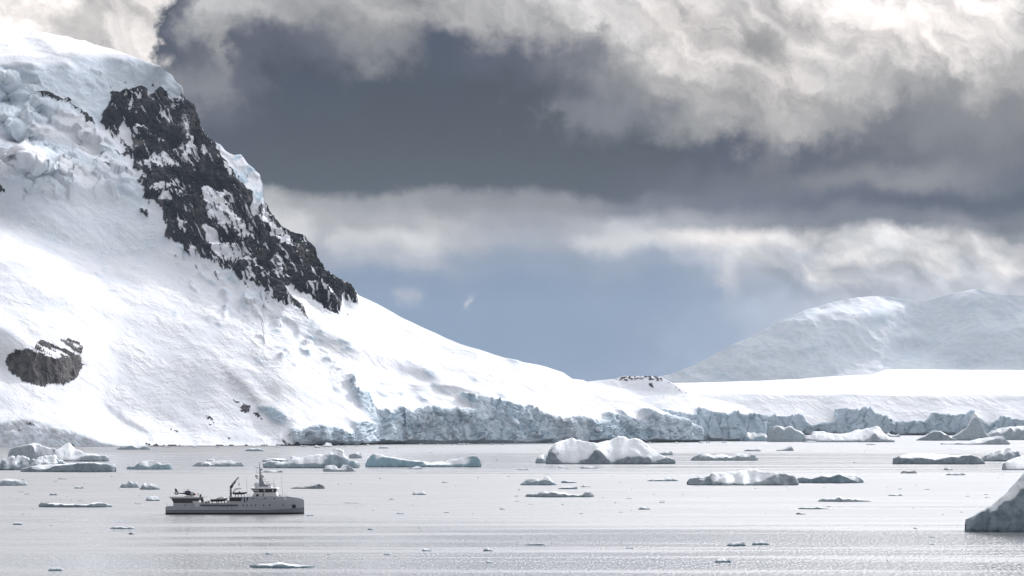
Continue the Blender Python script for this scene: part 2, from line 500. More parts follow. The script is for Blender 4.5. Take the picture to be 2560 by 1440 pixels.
def plain(name, col, rough=0.5, metal=0.0, var=0.10, scale=1.5, spec=0.5):
    """painted or moulded surface with slight unevenness"""
    m, g, b = new_mat(name)
    tcn = g.node('ShaderNodeTexCoord')
    n = g.noise(tcn.outputs['Object'], scale, 5, 0.6)
    c = g.mix(n, tuple(x * (1 - var) for x in col), tuple(min(1, x * (1 + var)) for x in col))
    g.link(c, b.inputs['Base Color'])
    g.link(n * 0.15 + (rough - 0.07), b.inputs['Roughness'])
    b.inputs['Metallic'].default_value = metal
    b.inputs['Specular IOR Level'].default_value = spec
    return m

def terrain_mat(name, far=False):
    m, g, b = new_mat(name)
    geo = g.node('ShaderNodeNewGeometry')
    pos = geo.outputs['Position']
    def at(k):
        n = g.node('ShaderNodeAttribute', attribute_name=k)
        return N(g, n.outputs['Fac'])
    rock, ice, dirt = at('rock'), at('ice'), at('dirt')
    n1 = g.noise(pos, 0.012, 5, 0.6); n2 = g.noise(pos, 0.09, 5, 0.65)
    snow = g.mix(n1.step(0.35, 0.7), (0.76, 0.785, 0.84), (0.84, 0.845, 0.86))
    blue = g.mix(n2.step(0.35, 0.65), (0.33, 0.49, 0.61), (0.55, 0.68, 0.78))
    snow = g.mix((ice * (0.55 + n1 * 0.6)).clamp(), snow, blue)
    soil = g.mix(n2, (0.22, 0.20, 0.20), (0.42, 0.40, 0.41))
    snow = g.mix((dirt * n2.step(0.30, 0.62)).clamp(), snow, soil)
    # rock: banded, dark, slightly violet
    X_, Y_, Z_ = g.sep(pos)
    al, ac = X_ * 0.55 - Z_ * 0.83, X_ * 0.83 + Z_ * 0.55          # along and across the beds
    n3 = g.noise(g.vec(al * 0.006, Y_ * 0.02, ac * 0.05), 1.0, 7, 0.75) * 0.72 + g.noise(pos, 0.011, 3, 0.5) * 0.28
    rk, _ = g.ramp(n3, [(0.36, (0.008, 0.010, 0.018)), (0.46, (0.022, 0.024, 0.036)), (0.54, (0.058, 0.057, 0.068)), (0.64, (0.20, 0.18, 0.175))])
    rk = g.mix((dirt * rock * 0.8).clamp(), rk, g.mix(g.noise(g.vec(X_ * 0.07, Y_ * 0.05, Z_ * 0.016), 1.0, 5, 0.68).step(0.36, 0.64), (0.030, 0.029, 0.033), (0.20, 0.18, 0.175)))
    edge = n2 * 0.5
    col = g.mix((rock + edge - 0.25).step(0.42, 0.58), snow, rk)
    g.link(col, b.inputs['Base Color'])
    b.inputs['Roughness'].default_value = 0.75
    b.inputs['Specular IOR Level'].default_value = 0.2
    bump = g.node('ShaderNodeBump'); bump.inputs['Strength'].default_value = 1.0; bump.inputs['Distance'].default_value = 1.0
    fl, fa = X_ * 0.80 - Z_ * 0.60, X_ * 0.60 + Z_ * 0.80          # down and across the fall line
    n4 = g.noise(g.vec(fl * 0.006, Y_ * 0.006, fa * 0.055), 1.0, 5, 0.62)
    hgt = n2 * (0.9 + rock * 12.0) + n4 * (1.8 + n1.step(0.4, 0.65) * 4.2) * (1.0 - rock) + g.noise(pos, 0.4, 3, 0.6) * (0.35 + rock * 2.5)
    g.link(hgt, bump.inputs['Height']); g.link(bump.outputs[0], b.inputs['Normal'])
    return m

def ice_mat(name='iceberg_ice'):
    m, g, b = new_mat(name)
    geo = g.node('ShaderNodeNewGeometry')
    pos = geo.outputs['Position']
    nz = g.sep(geo.outputs['Normal'])[2]
    pz = g.sep(pos)[2]
    oi = g.node('ShaderNodeObjectInfo')
    rnd = N(g, oi.outputs['Random'])
    n1 = g.noise(pos, 0.25, 5, 0.6); n2 = g.noise(pos, 1.2, 4, 0.6)
    tint = g.node('ShaderNodeAttribute', attribute_name='tint', attribute_type='OBJECT')
    dark = g.node('ShaderNodeAttribute', attribute_name='grit', attribute_type='OBJECT')
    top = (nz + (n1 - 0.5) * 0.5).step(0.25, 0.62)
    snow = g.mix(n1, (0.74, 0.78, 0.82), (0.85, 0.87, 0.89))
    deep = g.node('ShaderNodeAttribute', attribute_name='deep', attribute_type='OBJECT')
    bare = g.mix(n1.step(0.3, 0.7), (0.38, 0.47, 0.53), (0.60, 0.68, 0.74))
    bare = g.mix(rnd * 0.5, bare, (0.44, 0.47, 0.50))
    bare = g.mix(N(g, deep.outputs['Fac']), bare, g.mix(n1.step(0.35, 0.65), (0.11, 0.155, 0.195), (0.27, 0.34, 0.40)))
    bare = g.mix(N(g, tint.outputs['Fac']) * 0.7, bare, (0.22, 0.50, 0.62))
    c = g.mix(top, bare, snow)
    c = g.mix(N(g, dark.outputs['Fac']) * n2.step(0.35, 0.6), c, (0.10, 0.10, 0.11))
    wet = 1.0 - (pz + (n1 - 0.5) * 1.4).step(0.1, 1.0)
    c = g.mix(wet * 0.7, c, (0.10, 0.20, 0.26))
    g.link(c, b.inputs['Base Color'])
    g.link(0.62 - wet * 0.3 - (1.0 - top) * 0.12, b.inputs['Roughness'])
    b.inputs['Specular IOR Level'].default_value = 0.35
    bump = g.node('ShaderNodeBump'); bump.inputs['Strength'].default_value = 0.5; bump.inputs['Distance'].default_value = 0.6
    g.link(n1 * 2.0 + n2 * 0.6, bump.inputs['Height']); g.link(bump.outputs[0], b.inputs['Normal'])
    return m

def water_mat():
    m, g, b = new_mat('sea_water')
    tcn = g.node('ShaderNodeTexCoord')
    px, py, pz = g.sep(tcn.outputs['Object'])
    # wind lanes: long calm and ruffled bands across the bay
    lane = g.noise(g.vec(px * 0.00030, py * 0.0026, 0.0), 1.0, 3, 0.6, dim='2D', dist=0.4)
    lane2 = g.noise(g.vec(px * 0.0020, py * 0.022, 4.0), 1.0, 4, 0.62, dim='2D')
    # the middle of the bay lies sheltered, the near water and the strip off the cliffs are ruffled
    yy = py + (lane - 0.5) * 900.0
    shel = yy.step(950.0, 1350.0) * (1.0 - (py + (lane - 0.5) * 1300.0).step(2000.0, 2450.0))
    shel = shel.max((py + (lane - 0.5) * 1200.0).step(3300.0, 3900.0) * 0.9)
    calm = (shel * 1.0 + (lane2 - 0.5) * 3.2 + (lane - 0.5) * 1.0 + 0.06).clamp()
    amp = 1.0 - calm
    # wavelets: facets tipped towards and away from the eye
    na = g.noise(g.vec(px * 1.7, py * 0.17, 1.0), 1.0, 4, 0.7, dim='2D')
    nb = g.noise(g.vec(px * 2.0, py * 0.2, 7.0), 1.0, 3, 0.7, dim='2D')
    ty = (na - 0.5) * (0.12 + amp * 0.62)
    tx = (nb - 0.5) * (0.08 + amp * 0.25)
    nv = g.node('ShaderNodeVectorMath', operation='NORMALIZE')
    g.link(g.vec(tx, ty - 0.015 - calm * 0.14, 1.0), nv.inputs[0])
    b.inputs['Base Color'].default_value = (0.235, 0.235, 0.24, 1)
    b.inputs['IOR'].default_value = 1.333
    g.link(0.34 - amp * 0.18, b.inputs['Roughness'])
    g.link(nv.outputs[0], b.inputs['Normal'])
    return m

M_MOUNT = terrain_mat('mountain_snow_and_rock')
M_ICE = ice_mat()
M_SEA = water_mat()


# ---------------------------------------------------------------- sea
o = mesh_obj('sea', [(-30000, -6000, 0), (30000, -6000, 0), (30000, 56000, 0), (-30000, 56000, 0)], [(0, 1, 2, 3)], M_SEA)
set_tags(o, kind='structure')

# ---------------------------------------------------------------- the snow mountain and its glacier
A3 = lambda p: z(p, 4.5, 200, 180)
A4 = lambda p: z(p, 4.0, 380, 460)
A5 = lambda p: z(p, 4.365, 0, 800)
A6 = lambda p: z(p, 4.365, 480, 800)
A1 = lambda p: z(p, 5.333, 0, 50)
A2 = lambda p: z(p, 5.333, 0, 300)
A7 = lambda p: z(p, 4.571, 860, 920)
A8 = lambda p: z(p, 4.267, 1360, 900)

ridge = [(-300, 30), (-120, 48), (0, 63), (75, 76), (156, 90), (214, 102), (251, 115), (292, 126), (332, 142), (356, 149), (396, 164), (425, 185),
         (442, 207), (454, 215), (457, 234), (458, 252), (471, 267), (487, 289), (498, 320), (504, 331), (518, 347), (529, 360), (533, 354),
         (547, 364), (567, 382), (587, 391), (600, 388), (609, 393), (620, 413), (638, 431), (649, 438), (653, 451), (659, 467), (660, 500),
         (664, 525), (678, 540), (690, 560), (705, 572), (730, 588), (755, 610), (778, 632), (790, 658), (810, 682), (842, 705), (868, 722),
         (880, 735), (900, 742), (940, 760), (1000, 793), (1060, 820), (1100, 838), (1150, 860), (1200, 875), (1260, 893), (1300, 904),
         (1360, 916), (1407, 930), (1430, 948), (1458, 949), (1477, 959), (1524, 969), (1559, 982), (1594, 998), (1629, 1015), (1665, 1031),
         (1695, 1044), (1728, 1056), (1744, 1066), (1750, 1073)]
shore = [(-300, 1118), (0, 1117.5), (700, 1115), (900, 1112.5), (940, 1111), (1000, 1110), (1300, 1108.5), (1750, 1105)]

m = Relief(-280, 1760, 20, 1140, 2.5, 25, 38, seed=3)
X, Yp = m.X, m.Y
# long soft undulations of the snow slopes
und = fbm2(X / 260, Yp / 170, 4, .5, 31)
und2 = fbm2((X + Yp * 1.2) / 210, (Yp - X * .55) / 36, 4, .55, 32)
m.face(np.ones(X.shape), 26 + und * 20 + und2 * 19, 38 + und * 45)
# glacier tongue running out to the right
m.face(m.mask([(860, 880), (1000, 780), (1760, 900), (1760, 1140), (900, 1140)], 60, 0), 13 + und * 7 + und2 * 5, 18 + und * 20)
# summit plateau and ice cap
m.face(m.mask([(-300, 0), (480, 0), (480, 260), (360, 156), (337, 152), (272, 147), (172, 143), (204, 179), (156, 157), (97, 152), (103, 163), (-300, 163)], 2, 3), 11 + und2 * 5, 10)
wall = m.mask([(-300, 164), (103, 164), (156, 158), (204, 180), (176, 146), (272, 149), (337, 154), (430, 176), (470, 250), (420, 245), (360, 225), (277, 232),
               (272, 300), (250, 320), (170, 275), (95, 238), (60, 250), (-300, 250)], 3, 5)
m.face(wall, 52 + und2 * 16 + und * 14, 12 + und2 * 30)
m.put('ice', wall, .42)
for a, b, w in (((0, 82), (120, 104), 2.0), ((0, 111), (70, 118), 2.5), ((70, 118), (172, 143), 3.2), ((205, 131), (272, 138), 2.0)):
    m.face(m.mask([a, b, (b[0], b[1] + w), (a[0], a[1] + w)], 1.2, 2), 62, 5)
# the shadowed icefall on the left with its sunlit steps
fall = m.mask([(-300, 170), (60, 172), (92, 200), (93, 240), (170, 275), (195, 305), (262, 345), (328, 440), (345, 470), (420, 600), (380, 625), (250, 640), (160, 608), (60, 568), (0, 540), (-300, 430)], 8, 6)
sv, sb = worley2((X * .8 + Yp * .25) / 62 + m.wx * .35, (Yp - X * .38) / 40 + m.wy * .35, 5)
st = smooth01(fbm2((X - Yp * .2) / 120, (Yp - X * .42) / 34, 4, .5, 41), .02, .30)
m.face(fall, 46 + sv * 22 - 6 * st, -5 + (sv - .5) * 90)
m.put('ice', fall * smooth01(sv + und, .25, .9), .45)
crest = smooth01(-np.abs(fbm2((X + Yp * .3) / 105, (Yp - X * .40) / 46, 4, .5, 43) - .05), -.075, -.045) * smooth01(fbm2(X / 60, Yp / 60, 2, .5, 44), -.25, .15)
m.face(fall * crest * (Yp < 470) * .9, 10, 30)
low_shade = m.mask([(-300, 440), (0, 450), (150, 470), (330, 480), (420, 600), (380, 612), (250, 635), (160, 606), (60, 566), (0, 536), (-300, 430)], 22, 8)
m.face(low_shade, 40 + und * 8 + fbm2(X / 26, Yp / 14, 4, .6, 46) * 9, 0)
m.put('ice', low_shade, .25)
for p in (A2([(80, 260), (480, 390), (830, 530), (1200, 610), (1100, 625), (800, 570), (430, 520), (250, 510), (0, 365), (0, 350), (60, 365)]),
          A1([(0, 1080), (130, 1110), (250, 1310), (100, 1290), (0, 1310)]), A1([(490, 1120), (720, 1090), (500, 1190)]),
          A1([(750, 1185), (870, 1150), (980, 1220), (1030, 1290), (850, 1210)]), A2([(1050, 460), (1220, 600), (1030, 555)]),
          A1([(380, 1260), (500, 1225), (620, 1240), (420, 1262)]), A2([(560, 540), (700, 590), (830, 655), (770, 665), (600, 580)]),
          A2([(1420, 570), (1560, 670), (1480, 665), (1420, 590)]), A2([(1050, 340), (1130, 380), (1060, 405)]), A1([(0, 690), (200, 690), (460, 795), (300, 730), (0, 700)]),
          A1([(0, 880), (150, 830), (390, 815), (200, 835), (0, 890)]), A1([(0, 760), (180, 830), (0, 800)]),
          A2([(1570, 660), (1750, 770), (1740, 800), (1640, 760)]), A2([(1680, 830), (1840, 945), (1820, 955), (1690, 860)]), A2([(850, 960), (950, 970), (890, 985)]),
          A2([(950, 755), (1010, 790), (970, 790)])):
    m.face(m.mask(p, 1.5, 3), 8, 40)
m.face(m.mask([(-300, 430), (0, 542), (60, 570), (140, 607), (225, 640), (330, 700), (150, 700), (-300, 560)], 14, 5), 17 + und2 * 6, 40)

# ---- the dark rock buttress
buttress = (A3([(345, 230), (370, 215), (440, 260), (530, 230), (600, 190), (690, 165), (740, 190), (780, 330), (860, 260), (900, 200), (980, 230), (1000, 300), (1090, 310), (1160, 325)])
            + [(475, 262), (492, 289), (502, 320), (508, 331), (522, 347), (532, 362)]
            + A3([(1500, 830), (1570, 940), (1590, 1010), (1690, 1110), (1730, 1180), (1740, 1260), (1860, 1320), (1920, 1420)])
            + A4([(1000, 190), (1010, 235), (1080, 240), (1130, 250)])
            + [(668, 520), (682, 538), (694, 558), (710, 570), (734, 586), (760, 608), (782, 630), (795, 656), (814, 680), (846, 703), (872, 720), (886, 740)]
            + A4([(2050, 1220), (1960, 1190), (1860, 1140), (1870, 1300), (1750, 1290), (1700, 1240), (1580, 1160), (1480, 1130), (1350, 1050), (1300, 1090), (1400, 1180),
                  (1440, 1220), (1590, 1360), (1450, 1270), (1400, 1260), (1250, 1190), (1000, 1020), (760, 890), (600, 820), (500, 770), (470, 720), (380, 745), (320, 720),
                  (310, 640), (300, 600), (240, 600), (150, 570), (140, 480), (100, 300), (0, 190)])
            + A3([(720, 1430), (650, 1260), (700, 1200), (590, 1150), (610, 1100), (600, 950), (600, 780), (560, 620), (470, 590), (450, 700), (410, 780), (220, 610), (230, 520), (320, 385), (345, 340)]))
jx = fbm2(X / 9, Yp / 9, 3, .6, 53); jy = fbm2(X / 9, Yp / 9, 3, .6, 54)
rock = m.mask(buttress, 0, 11)
for p in (A1([(490, 1010), (560, 1000), (700, 1040), (830, 1110), (880, 1070), (930, 1150), (1040, 1190), (1010, 1210), (900, 1160), (780, 1150), (700, 1090), (540, 1060)]),
          A3([(0, 430), (60, 520), (160, 640), (150, 720), (60, 650), (0, 600)]), A2([(0, 870), (60, 960), (110, 1010), (0, 1030)]),
          A3([(370, 930), (410, 940), (460, 1030), (420, 1010)]), A3([(430, 720), (490, 820), (540, 960), (470, 1000), (500, 880)]), A3([(500, 830), (600, 900), (590, 1000), (545, 950)]),
          A2([(1860, 1200), (1980, 1240), (1970, 1310), (1900, 1260)]), A3([(0, 640), (0, 560), (40, 600)]),
          # the outcrop in the lower snowfield
          A5([(55, 420), (110, 365), (170, 330), (290, 315), (430, 355), (540, 400), (700, 410), (880, 370), (905, 490), (870, 590), (830, 650), (740, 680), (620, 680), (560, 690), (480, 710), (300, 690), (230, 650), (110, 560), (60, 480)]),
          # small rocks lower down
          A6([(460, 870), (510, 890), (490, 920)]), A6([(535, 950), (560, 910), (630, 940), (635, 1000), (590, 1005), (535, 985)]), A6([(680, 1005), (740, 1030), (770, 1080), (720, 1050)]),
          A6([(150, 1025), (220, 1060), (240, 1085), (200, 1075)]), A6([(175, 1095), (215, 1110), (225, 1120)]), A6([(175, 1120), (235, 1150), (200, 1150)]), A6([(370, 1270), (420, 1285), (430, 1300)]),
          A6([(975, 1280), (1010, 1320), (1060, 1380), (1020, 1360), (985, 1330)]), A6([(1065, 1265), (1130, 1290), (1180, 1360), (1100, 1350)]),
          A5([(750, 1350), (800, 1370), (850, 1400), (800, 1395)]), A5([(1595, 1345), (1632, 1340), (1635, 1372), (1595, 1370)]), A5([(1640, 1370), (1740, 1358), (1740, 1372), (1680, 1395), (1640, 1390)]),
          A5([(1830, 1172), (1935, 1188), (1960, 1218), (1920, 1215), (1890, 1185)]), A5([(280, 1115), (380, 1135), (300, 1145)]), A5([(180, 1190), (225, 1192), (200, 1205)])):
    rock = np.maximum(rock, inpoly(X + m.wx * 7 + jx * 9, Yp + m.wy * 7 + jy * 8, p).astype(float))
# rocks half buried above the outcrop
cap = m.mask(A5([(390, 250), (460, 210), (620, 205), (760, 205), (840, 230), (895, 300), (890, 380), (700, 400), (540, 390), (440, 340), (370, 320)]), 0, 5)
rock = np.maximum(rock, cap * (fbm2((X - Yp * .9) / 34, (Yp - X * .45) / 10, 4, .6, 51) > .06))
crown_rock = rock.copy()
# snow lying in the buttress
snowp = np.zeros(X.shape)
for p in (A3([(680, 1080), (800, 990), (960, 970), (1060, 1060), (1110, 1140), (980, 1120), (800, 1140), (640, 1110)]),
          A3([(610, 620), (700, 610), (780, 680), (690, 720), (610, 790)]), A3([(780, 1370), (860, 1345), (1090, 1315), (1100, 1340), (960, 1370), (870, 1415), (790, 1400)]),
          A3([(880, 475), (960, 530), (1030, 600), (1000, 600), (930, 540)]), A3([(1190, 620), (1240, 650), (1200, 685)]), A3([(1140, 850), (1200, 890), (1240, 980), (1190, 1040), (1150, 950)]),
          A3([(1360, 850), (1400, 880), (1440, 960), (1380, 990), (1365, 920)]), A3([(1390, 730), (1480, 810), (1420, 790)]), A3([(890, 750), (940, 820), (995, 860), (930, 830)]),
          A3([(985, 240), (1060, 290), (1130, 350), (1100, 360), (1010, 330)]), A3([(570, 280), (600, 280), (580, 560), (560, 540)]), A3([(1250, 1260), (1300, 1300), (1270, 1310)]),
          A3([(620, 280), (690, 300), (660, 330), (680, 360), (640, 350)]), A3([(1600, 1080), (1700, 1180), (1820, 1270), (1760, 1250), (1660, 1190)]),
          A3([(1400, 1350), (1480, 1400), (1520, 1440), (1400, 1440), (1360, 1430)]), A3([(480, 250), (540, 280), (520, 310), (470, 280)]), A3([(330, 400), (400, 460), (380, 490), (330, 430)]),
          A4([(530, 85), (640, 130), (780, 280), (880, 420), (990, 560), (930, 625), (880, 560), (820, 480), (740, 450), (620, 420), (560, 350), (540, 260), (495, 170)]),
          A4([(520, 490), (600, 510), (700, 580), (880, 720), (1010, 850), (1190, 970), (1080, 920), (960, 880), (860, 820), (760, 770), (750, 820), (620, 730), (560, 640), (540, 590)]),
          A4([(1220, 680), (1260, 780), (1220, 820), (1290, 900), (1250, 1000), (1220, 940), (1170, 820), (1230, 790)]), A4([(980, 870), (1040, 920), (1010, 1000), (990, 950)]),
          A4([(1010, 240), (1140, 290), (1190, 400), (1290, 560), (1360, 620), (1450, 690), (1340, 690), (1260, 650), (1180, 560), (1080, 430), (1000, 280)]),
          A4([(640, 120), (720, 130), (740, 200), (700, 200)]), A4([(240, 380), (340, 440), (300, 560), (270, 520)]), A4([(340, 290), (420, 380), (380, 360)]),
          A4([(0, 60), (260, 50), (230, 80), (60, 130), (0, 110)]), A4([(100, 130), (260, 120), (180, 190), (60, 210)]), A4([(290, 90), (320, 130), (290, 180)]),
          A4([(370, 670), (470, 680), (440, 740), (400, 745)]), A4([(1500, 710), (1560, 770), (1530, 760)]), A4([(1880, 1010), (1950, 1060), (1900, 1050)]),
          A3([(1090, 540), (1170, 560), (1165, 640), (1210, 750), (1290, 900), (1350, 1050), (1330, 1070), (1250, 950), (1180, 760), (1110, 620)])):
    snowp = np.maximum(snowp, inpoly(X + m.wx * 8 + jx * 7, Yp + m.wy * 8 + jy * 7, p).astype(float))
ang = (X + .62 * Yp)
streak = fbm2((X - Yp * .58) / 9, (Yp + X * .6) / 80, 5, .66, 61)
blot = fbm2(X / 38, Yp / 30, 3, .5, 62)
fine = (streak + blot * .45 > .30 - .07 * smooth01(Yp, 420, 640))
in_but = m.mask(buttress, 0, 11)
gash = fbm2((X - Yp * .62) / 10, (Yp + X * .62) / 95, 4, .6, 65)
snowp = snowp * (gash + .25 * blot < .17)
rock = rock * (1 - snowp)
rock = np.where((in_but > .5) & fine, 0.0, rock)
# slivers of rock showing through the snow beside it
beside = boxblur(in_but, 8) * (1 - in_but)
rock = np.maximum(rock, ((beside > .12) & (streak + blot * .3 > .42)).astype(float) * (Yp < 800))
m.put('rock', rock)
m.put('crag', boxblur(crown_rock, 2.2))
m.put('dirt', m.mask(A3([(1090, 540), (1170, 560), (1165, 640), (1210, 750), (1290, 900), (1350, 1050), (1330, 1070), (1250, 950), (1180, 760), (1110, 620)]), 2, 6), .45)
soft = boxblur(crown_rock, 1.5)
m.face(soft, 50 + fbm2(X / 60, Yp / 40, 4, .55, 63) * 26, 34 + fbm2(X / 46, Yp / 70, 3, .5, 64) * 60)
m.face(m.mask(buttress, 2, 6) * (X < 345), 62, 5)
m.face(m.mask(A5([(55, 420), (170, 330), (290, 315), (430, 355), (540, 400), (700, 410), (880, 370), (905, 490), (830, 650), (480, 710), (230, 650), (60, 480)]), 3, 3), 72, 3)
m.put('dirt', m.mask([(0, 850), (230, 830), (230, 975), (0, 975)], 2, 0) * (rock > .3), .9)
m.face(m.mask([(0, 868), (215, 868), (215, 965), (0, 965)], 1, 0) * (rock > .3), 70 + fbm2(X / 14, Yp / 40, 4, .6, 66) * 30, fbm2(X / 10, Yp / 60, 3, .6, 67) * 110)
m.face(snowp * in_but, 33, 48)
# scoop round the outcrop
m.face(m.mask([(20, 830), (0, 900), (12, 950), (70, 985), (150, 985), (205, 945), (220, 900), (208, 870), (205, 940), (110, 975), (30, 950)], 6, 4), 44, 0)
m.face(m.mask([(-300, 826), (20, 824), (46, 838), (58, 860), (25, 880), (10, 900), (0, 900), (-300, 900)], 4, 3), 48, -10)

# ---- hanging serac on the right shoulder
ser = m.mask(A3([(1480, 800), (1560, 830), (1650, 910), (1740, 950), (1800, 935), (1890, 1050), (2020, 1160), (2070, 1290), (2050, 1360), (2070, 1440), (2080, 1600), (2040, 1500), (1930, 1430), (1830, 1290), (1740, 1190), (1600, 1010)]), 3, 4)
sv2, _ = worley2(X / 22 + m.wx * .5, Yp / 17 + m.wy * .5, 9)
m.face(ser, 26 + sv2 * 30, 45 + (sv2 - .5) * 60); m.put('ice', ser * smooth01(sv2, .3, .7), .9)

# ---- broken ice where the slope steepens towards the shore
ridge_ice = m.mask([(440, 615), (520, 665), (640, 740), (720, 800), (800, 850), (850, 895), (880, 930), (890, 985), (860, 990), (830, 930), (760, 905), (700, 900), (640, 840), (560, 800), (470, 700), (420, 650)], 14, 8)
blk, bd = worley2((X * .9 + Yp * .2) / 27 + m.wx * .5, (Yp - X * .5) / 17 + m.wy * .5, 12)
on = smooth01(fbm2(X / 55, Yp / 55, 3, .5, 71), -.05, .22)
m.face(ridge_ice * on, 14 + blk * 56, 15 + (blk - .5) * 110)
m.put('ice', ridge_ice * on * smooth01(blk, .55, .9), .9)
lines = fbm2((X + Yp * 1.45) / 170, (Yp - X * .66) / 9, 4, .6, 72)
runs = m.mask([(470, 640), (560, 690), (760, 800), (890, 760), (1060, 830), (1000, 940), (900, 960), (900, 1050), (740, 1060), (640, 960), (560, 860), (480, 760)], 40, 0)
m.face(runs * .75, 25 + lines * 42, 36 + lines * 30)
shade = m.mask([(560, 745), (640, 760), (735, 790), (800, 822), (700, 800), (600, 775)], 8, 5) + m.mask([(700, 790), (800, 832), (960, 888), (1062, 925), (1100, 955), (980, 935), (860, 895), (760, 850)], 6, 8)
m.face(np.clip(shade, 0, 1), 43, -5)
for p in ([(880, 955), (960, 975), (985, 985), (930, 978)], [(1000, 985), (1020, 960), (1130, 985), (1250, 995), (1200, 990), (1130, 965)], [(870, 925), (925, 945), (985, 965), (940, 962)]):
    m.face(m.mask(p, 3, 4), 38, 0)
for a, b in (((1024, 962), (1080, 963)), ((1080, 963), (1135, 966)), ((1135, 966), (1175, 976)), ((1175, 976), (1240, 993)), ((1133, 968), (1143, 976)), ((1143, 977), (1118, 987))):
    m.face(m.mask([a, b, (b[0], b[1] + 3), (a[0], a[1] + 3)], 1.2, 2), 66, 0)
# crevasses: short slits across the flow, blue inside
rc = np.random.RandomState(12)
slit = np.zeros(X.shape)
spots = [(250, 690, 14), (262, 674, 10), (438, 786, 10), (520, 800, 14), (545, 812, 9), (650, 905, 12), (700, 868, 14), (735, 912, 10), (760, 880, 16), (690, 830, 16), (780, 850, 12), (620, 820, 14),
         (560, 770, 12), (840, 905, 14), (855, 935, 14), (868, 960, 10), (842, 975, 16), (610, 770, 12), (1000, 985, 20), (1060, 1000, 18), (960, 960, 14), (1290, 905, 18), (1275, 900, 12)]
spots += [(a_, float(620 + (a_ - 440) * .62 + rc.normal() * 22), 7 + rc.rand() * 12) for a_ in rc.uniform(450, 880, 46)]
spots += [(float(a_), float(b_), 8 + rc.rand() * 14) for a_, b_ in zip(rc.uniform(900, 1400, 14), rc.uniform(900, 1000, 14))]
for a_, b_, w_ in spots:
    t_ = .35 + rc.normal() * .25; hh = 1.6 + rc.rand() * 2.6
    slit = np.maximum(slit, m.mask([(a_ - w_, b_ - w_ * t_), (a_ - w_ * .3, b_ - w_ * t_ * .3 - hh), (a_ + w_ * .4, b_ + w_ * t_ * .4 - hh * .8), (a_ + w_, b_ + w_ * t_), (a_ + w_ * .2, b_ + w_ * t_ * .2 + hh * .7)], 0, 5))
sl = boxblur(slit, 1) * (1 - in_but)
m.face(sl, 74, -8); m.put('ice', sl, 1.0)
# broad folds of the snow, facing away from the sun
for p, k in (([(380, 640), (470, 665), (560, 700), (640, 735), (600, 742), (500, 705), (400, 665)], .8), ([(560, 850), (640, 872), (720, 905), (700, 925), (620, 895), (560, 872)], .6), ([(640, 940), (720, 960), (800, 1005), (780, 1015), (700, 985)], .7),
             ([(930, 790), (1040, 838), (1150, 880), (1250, 910), (1200, 905), (1080, 868), (980, 828)], .55), ([(1120, 930), (1260, 950), (1400, 975), (1380, 985), (1240, 965)], .5), ([(60, 720), (180, 760), (260, 790), (200, 795), (90, 755)], .5),
             ([(1480, 1000), (1560, 1012), (1620, 1035), (1560, 1030)], .6)):
    m.face(m.mask(p, 9, 10) * k, 44, -10)
# soft hollow in the middle of the snowfield, sunlit shelf beneath
m.face(m.mask([(215, 830), (420, 845), (560, 900), (640, 1010), (500, 1005), (330, 1000), (250, 1020), (140, 1040), (0, 1025), (-300, 1030), (-300, 980), (120, 990), (230, 960)], 30, 0) * .85, 33, 2)
m.face(m.mask([(140, 1050), (270, 1015), (400, 1050), (520, 1100), (300, 1118), (220, 1085)], 10, 0), 14, 35)
m.face(m.mask([(262, 1000), (300, 1030), (340, 1060), (375, 1080), (365, 1083), (320, 1062), (280, 1035)], 2, 3), 36, 0)
m.face(m.mask([(262, 712), (300, 740), (350, 770), (335, 766), (285, 738)], 2, 3), 40, 0)
m.face(m.mask(A6([(220, 420), (350, 500), (480, 620), (640, 750), (740, 880), (840, 1080), (740, 960), (580, 820), (430, 700), (330, 560)]), 4, 6), 46, 20)
m.put('dirt', m.mask(A6([(220, 420), (350, 500), (480, 620), (640, 750), (740, 880), (840, 1080), (740, 960), (580, 820), (430, 700), (330, 560)]), 5, 8), .55)
hol = m.mask(A6([(700, 960), (780, 930), (880, 950), (1030, 1060), (1020, 1140), (900, 1125), (800, 1030)]), 3, 5)
m.face(hol, 58, 0); m.put('ice', hol, 1); m.put('dirt', hol, .3)
for i, p in enumerate(([(740, 790), (800, 720), (870, 655), (940, 720), (1050, 840), (1090, 920), (980, 900), (850, 830)],)):
    q = m.mask(A6(p), 5, 4); m.face(q, 36 + lines * 30, 10)
# foot of the mountain on the left: dirty old ice
foot = m.mask(A5([(-1400, 1110), (0, 1110), (210, 1070), (420, 1110), (620, 1180), (800, 1210), (960, 1270), (1120, 1350), (1290, 1375), (1290, 1460), (-1400, 1460)]), 2, 4)
m.face(foot, 52 + fbm2(X / 20, Yp / 14, 4, .6, 81) * 20, -8 + fbm2(X / 40, Yp / 40, 2, .5, 82) * 40)
m.put('dirt', foot * smooth01(fbm2(X / 30, Yp / 20, 4, .6, 83), -.3, .3), .8); m.put('ice', foot, .4)
strand = (Yp > pl(shore, X) - 2.2 - 4.0 * np.clip(fbm2(X / 31, X * 0 + .37, 5, .6, 84) + .15, 0, 1)) * (X > 380)
m.put('rock', np.clip(strand, 0, 1) * 1.0, .95)

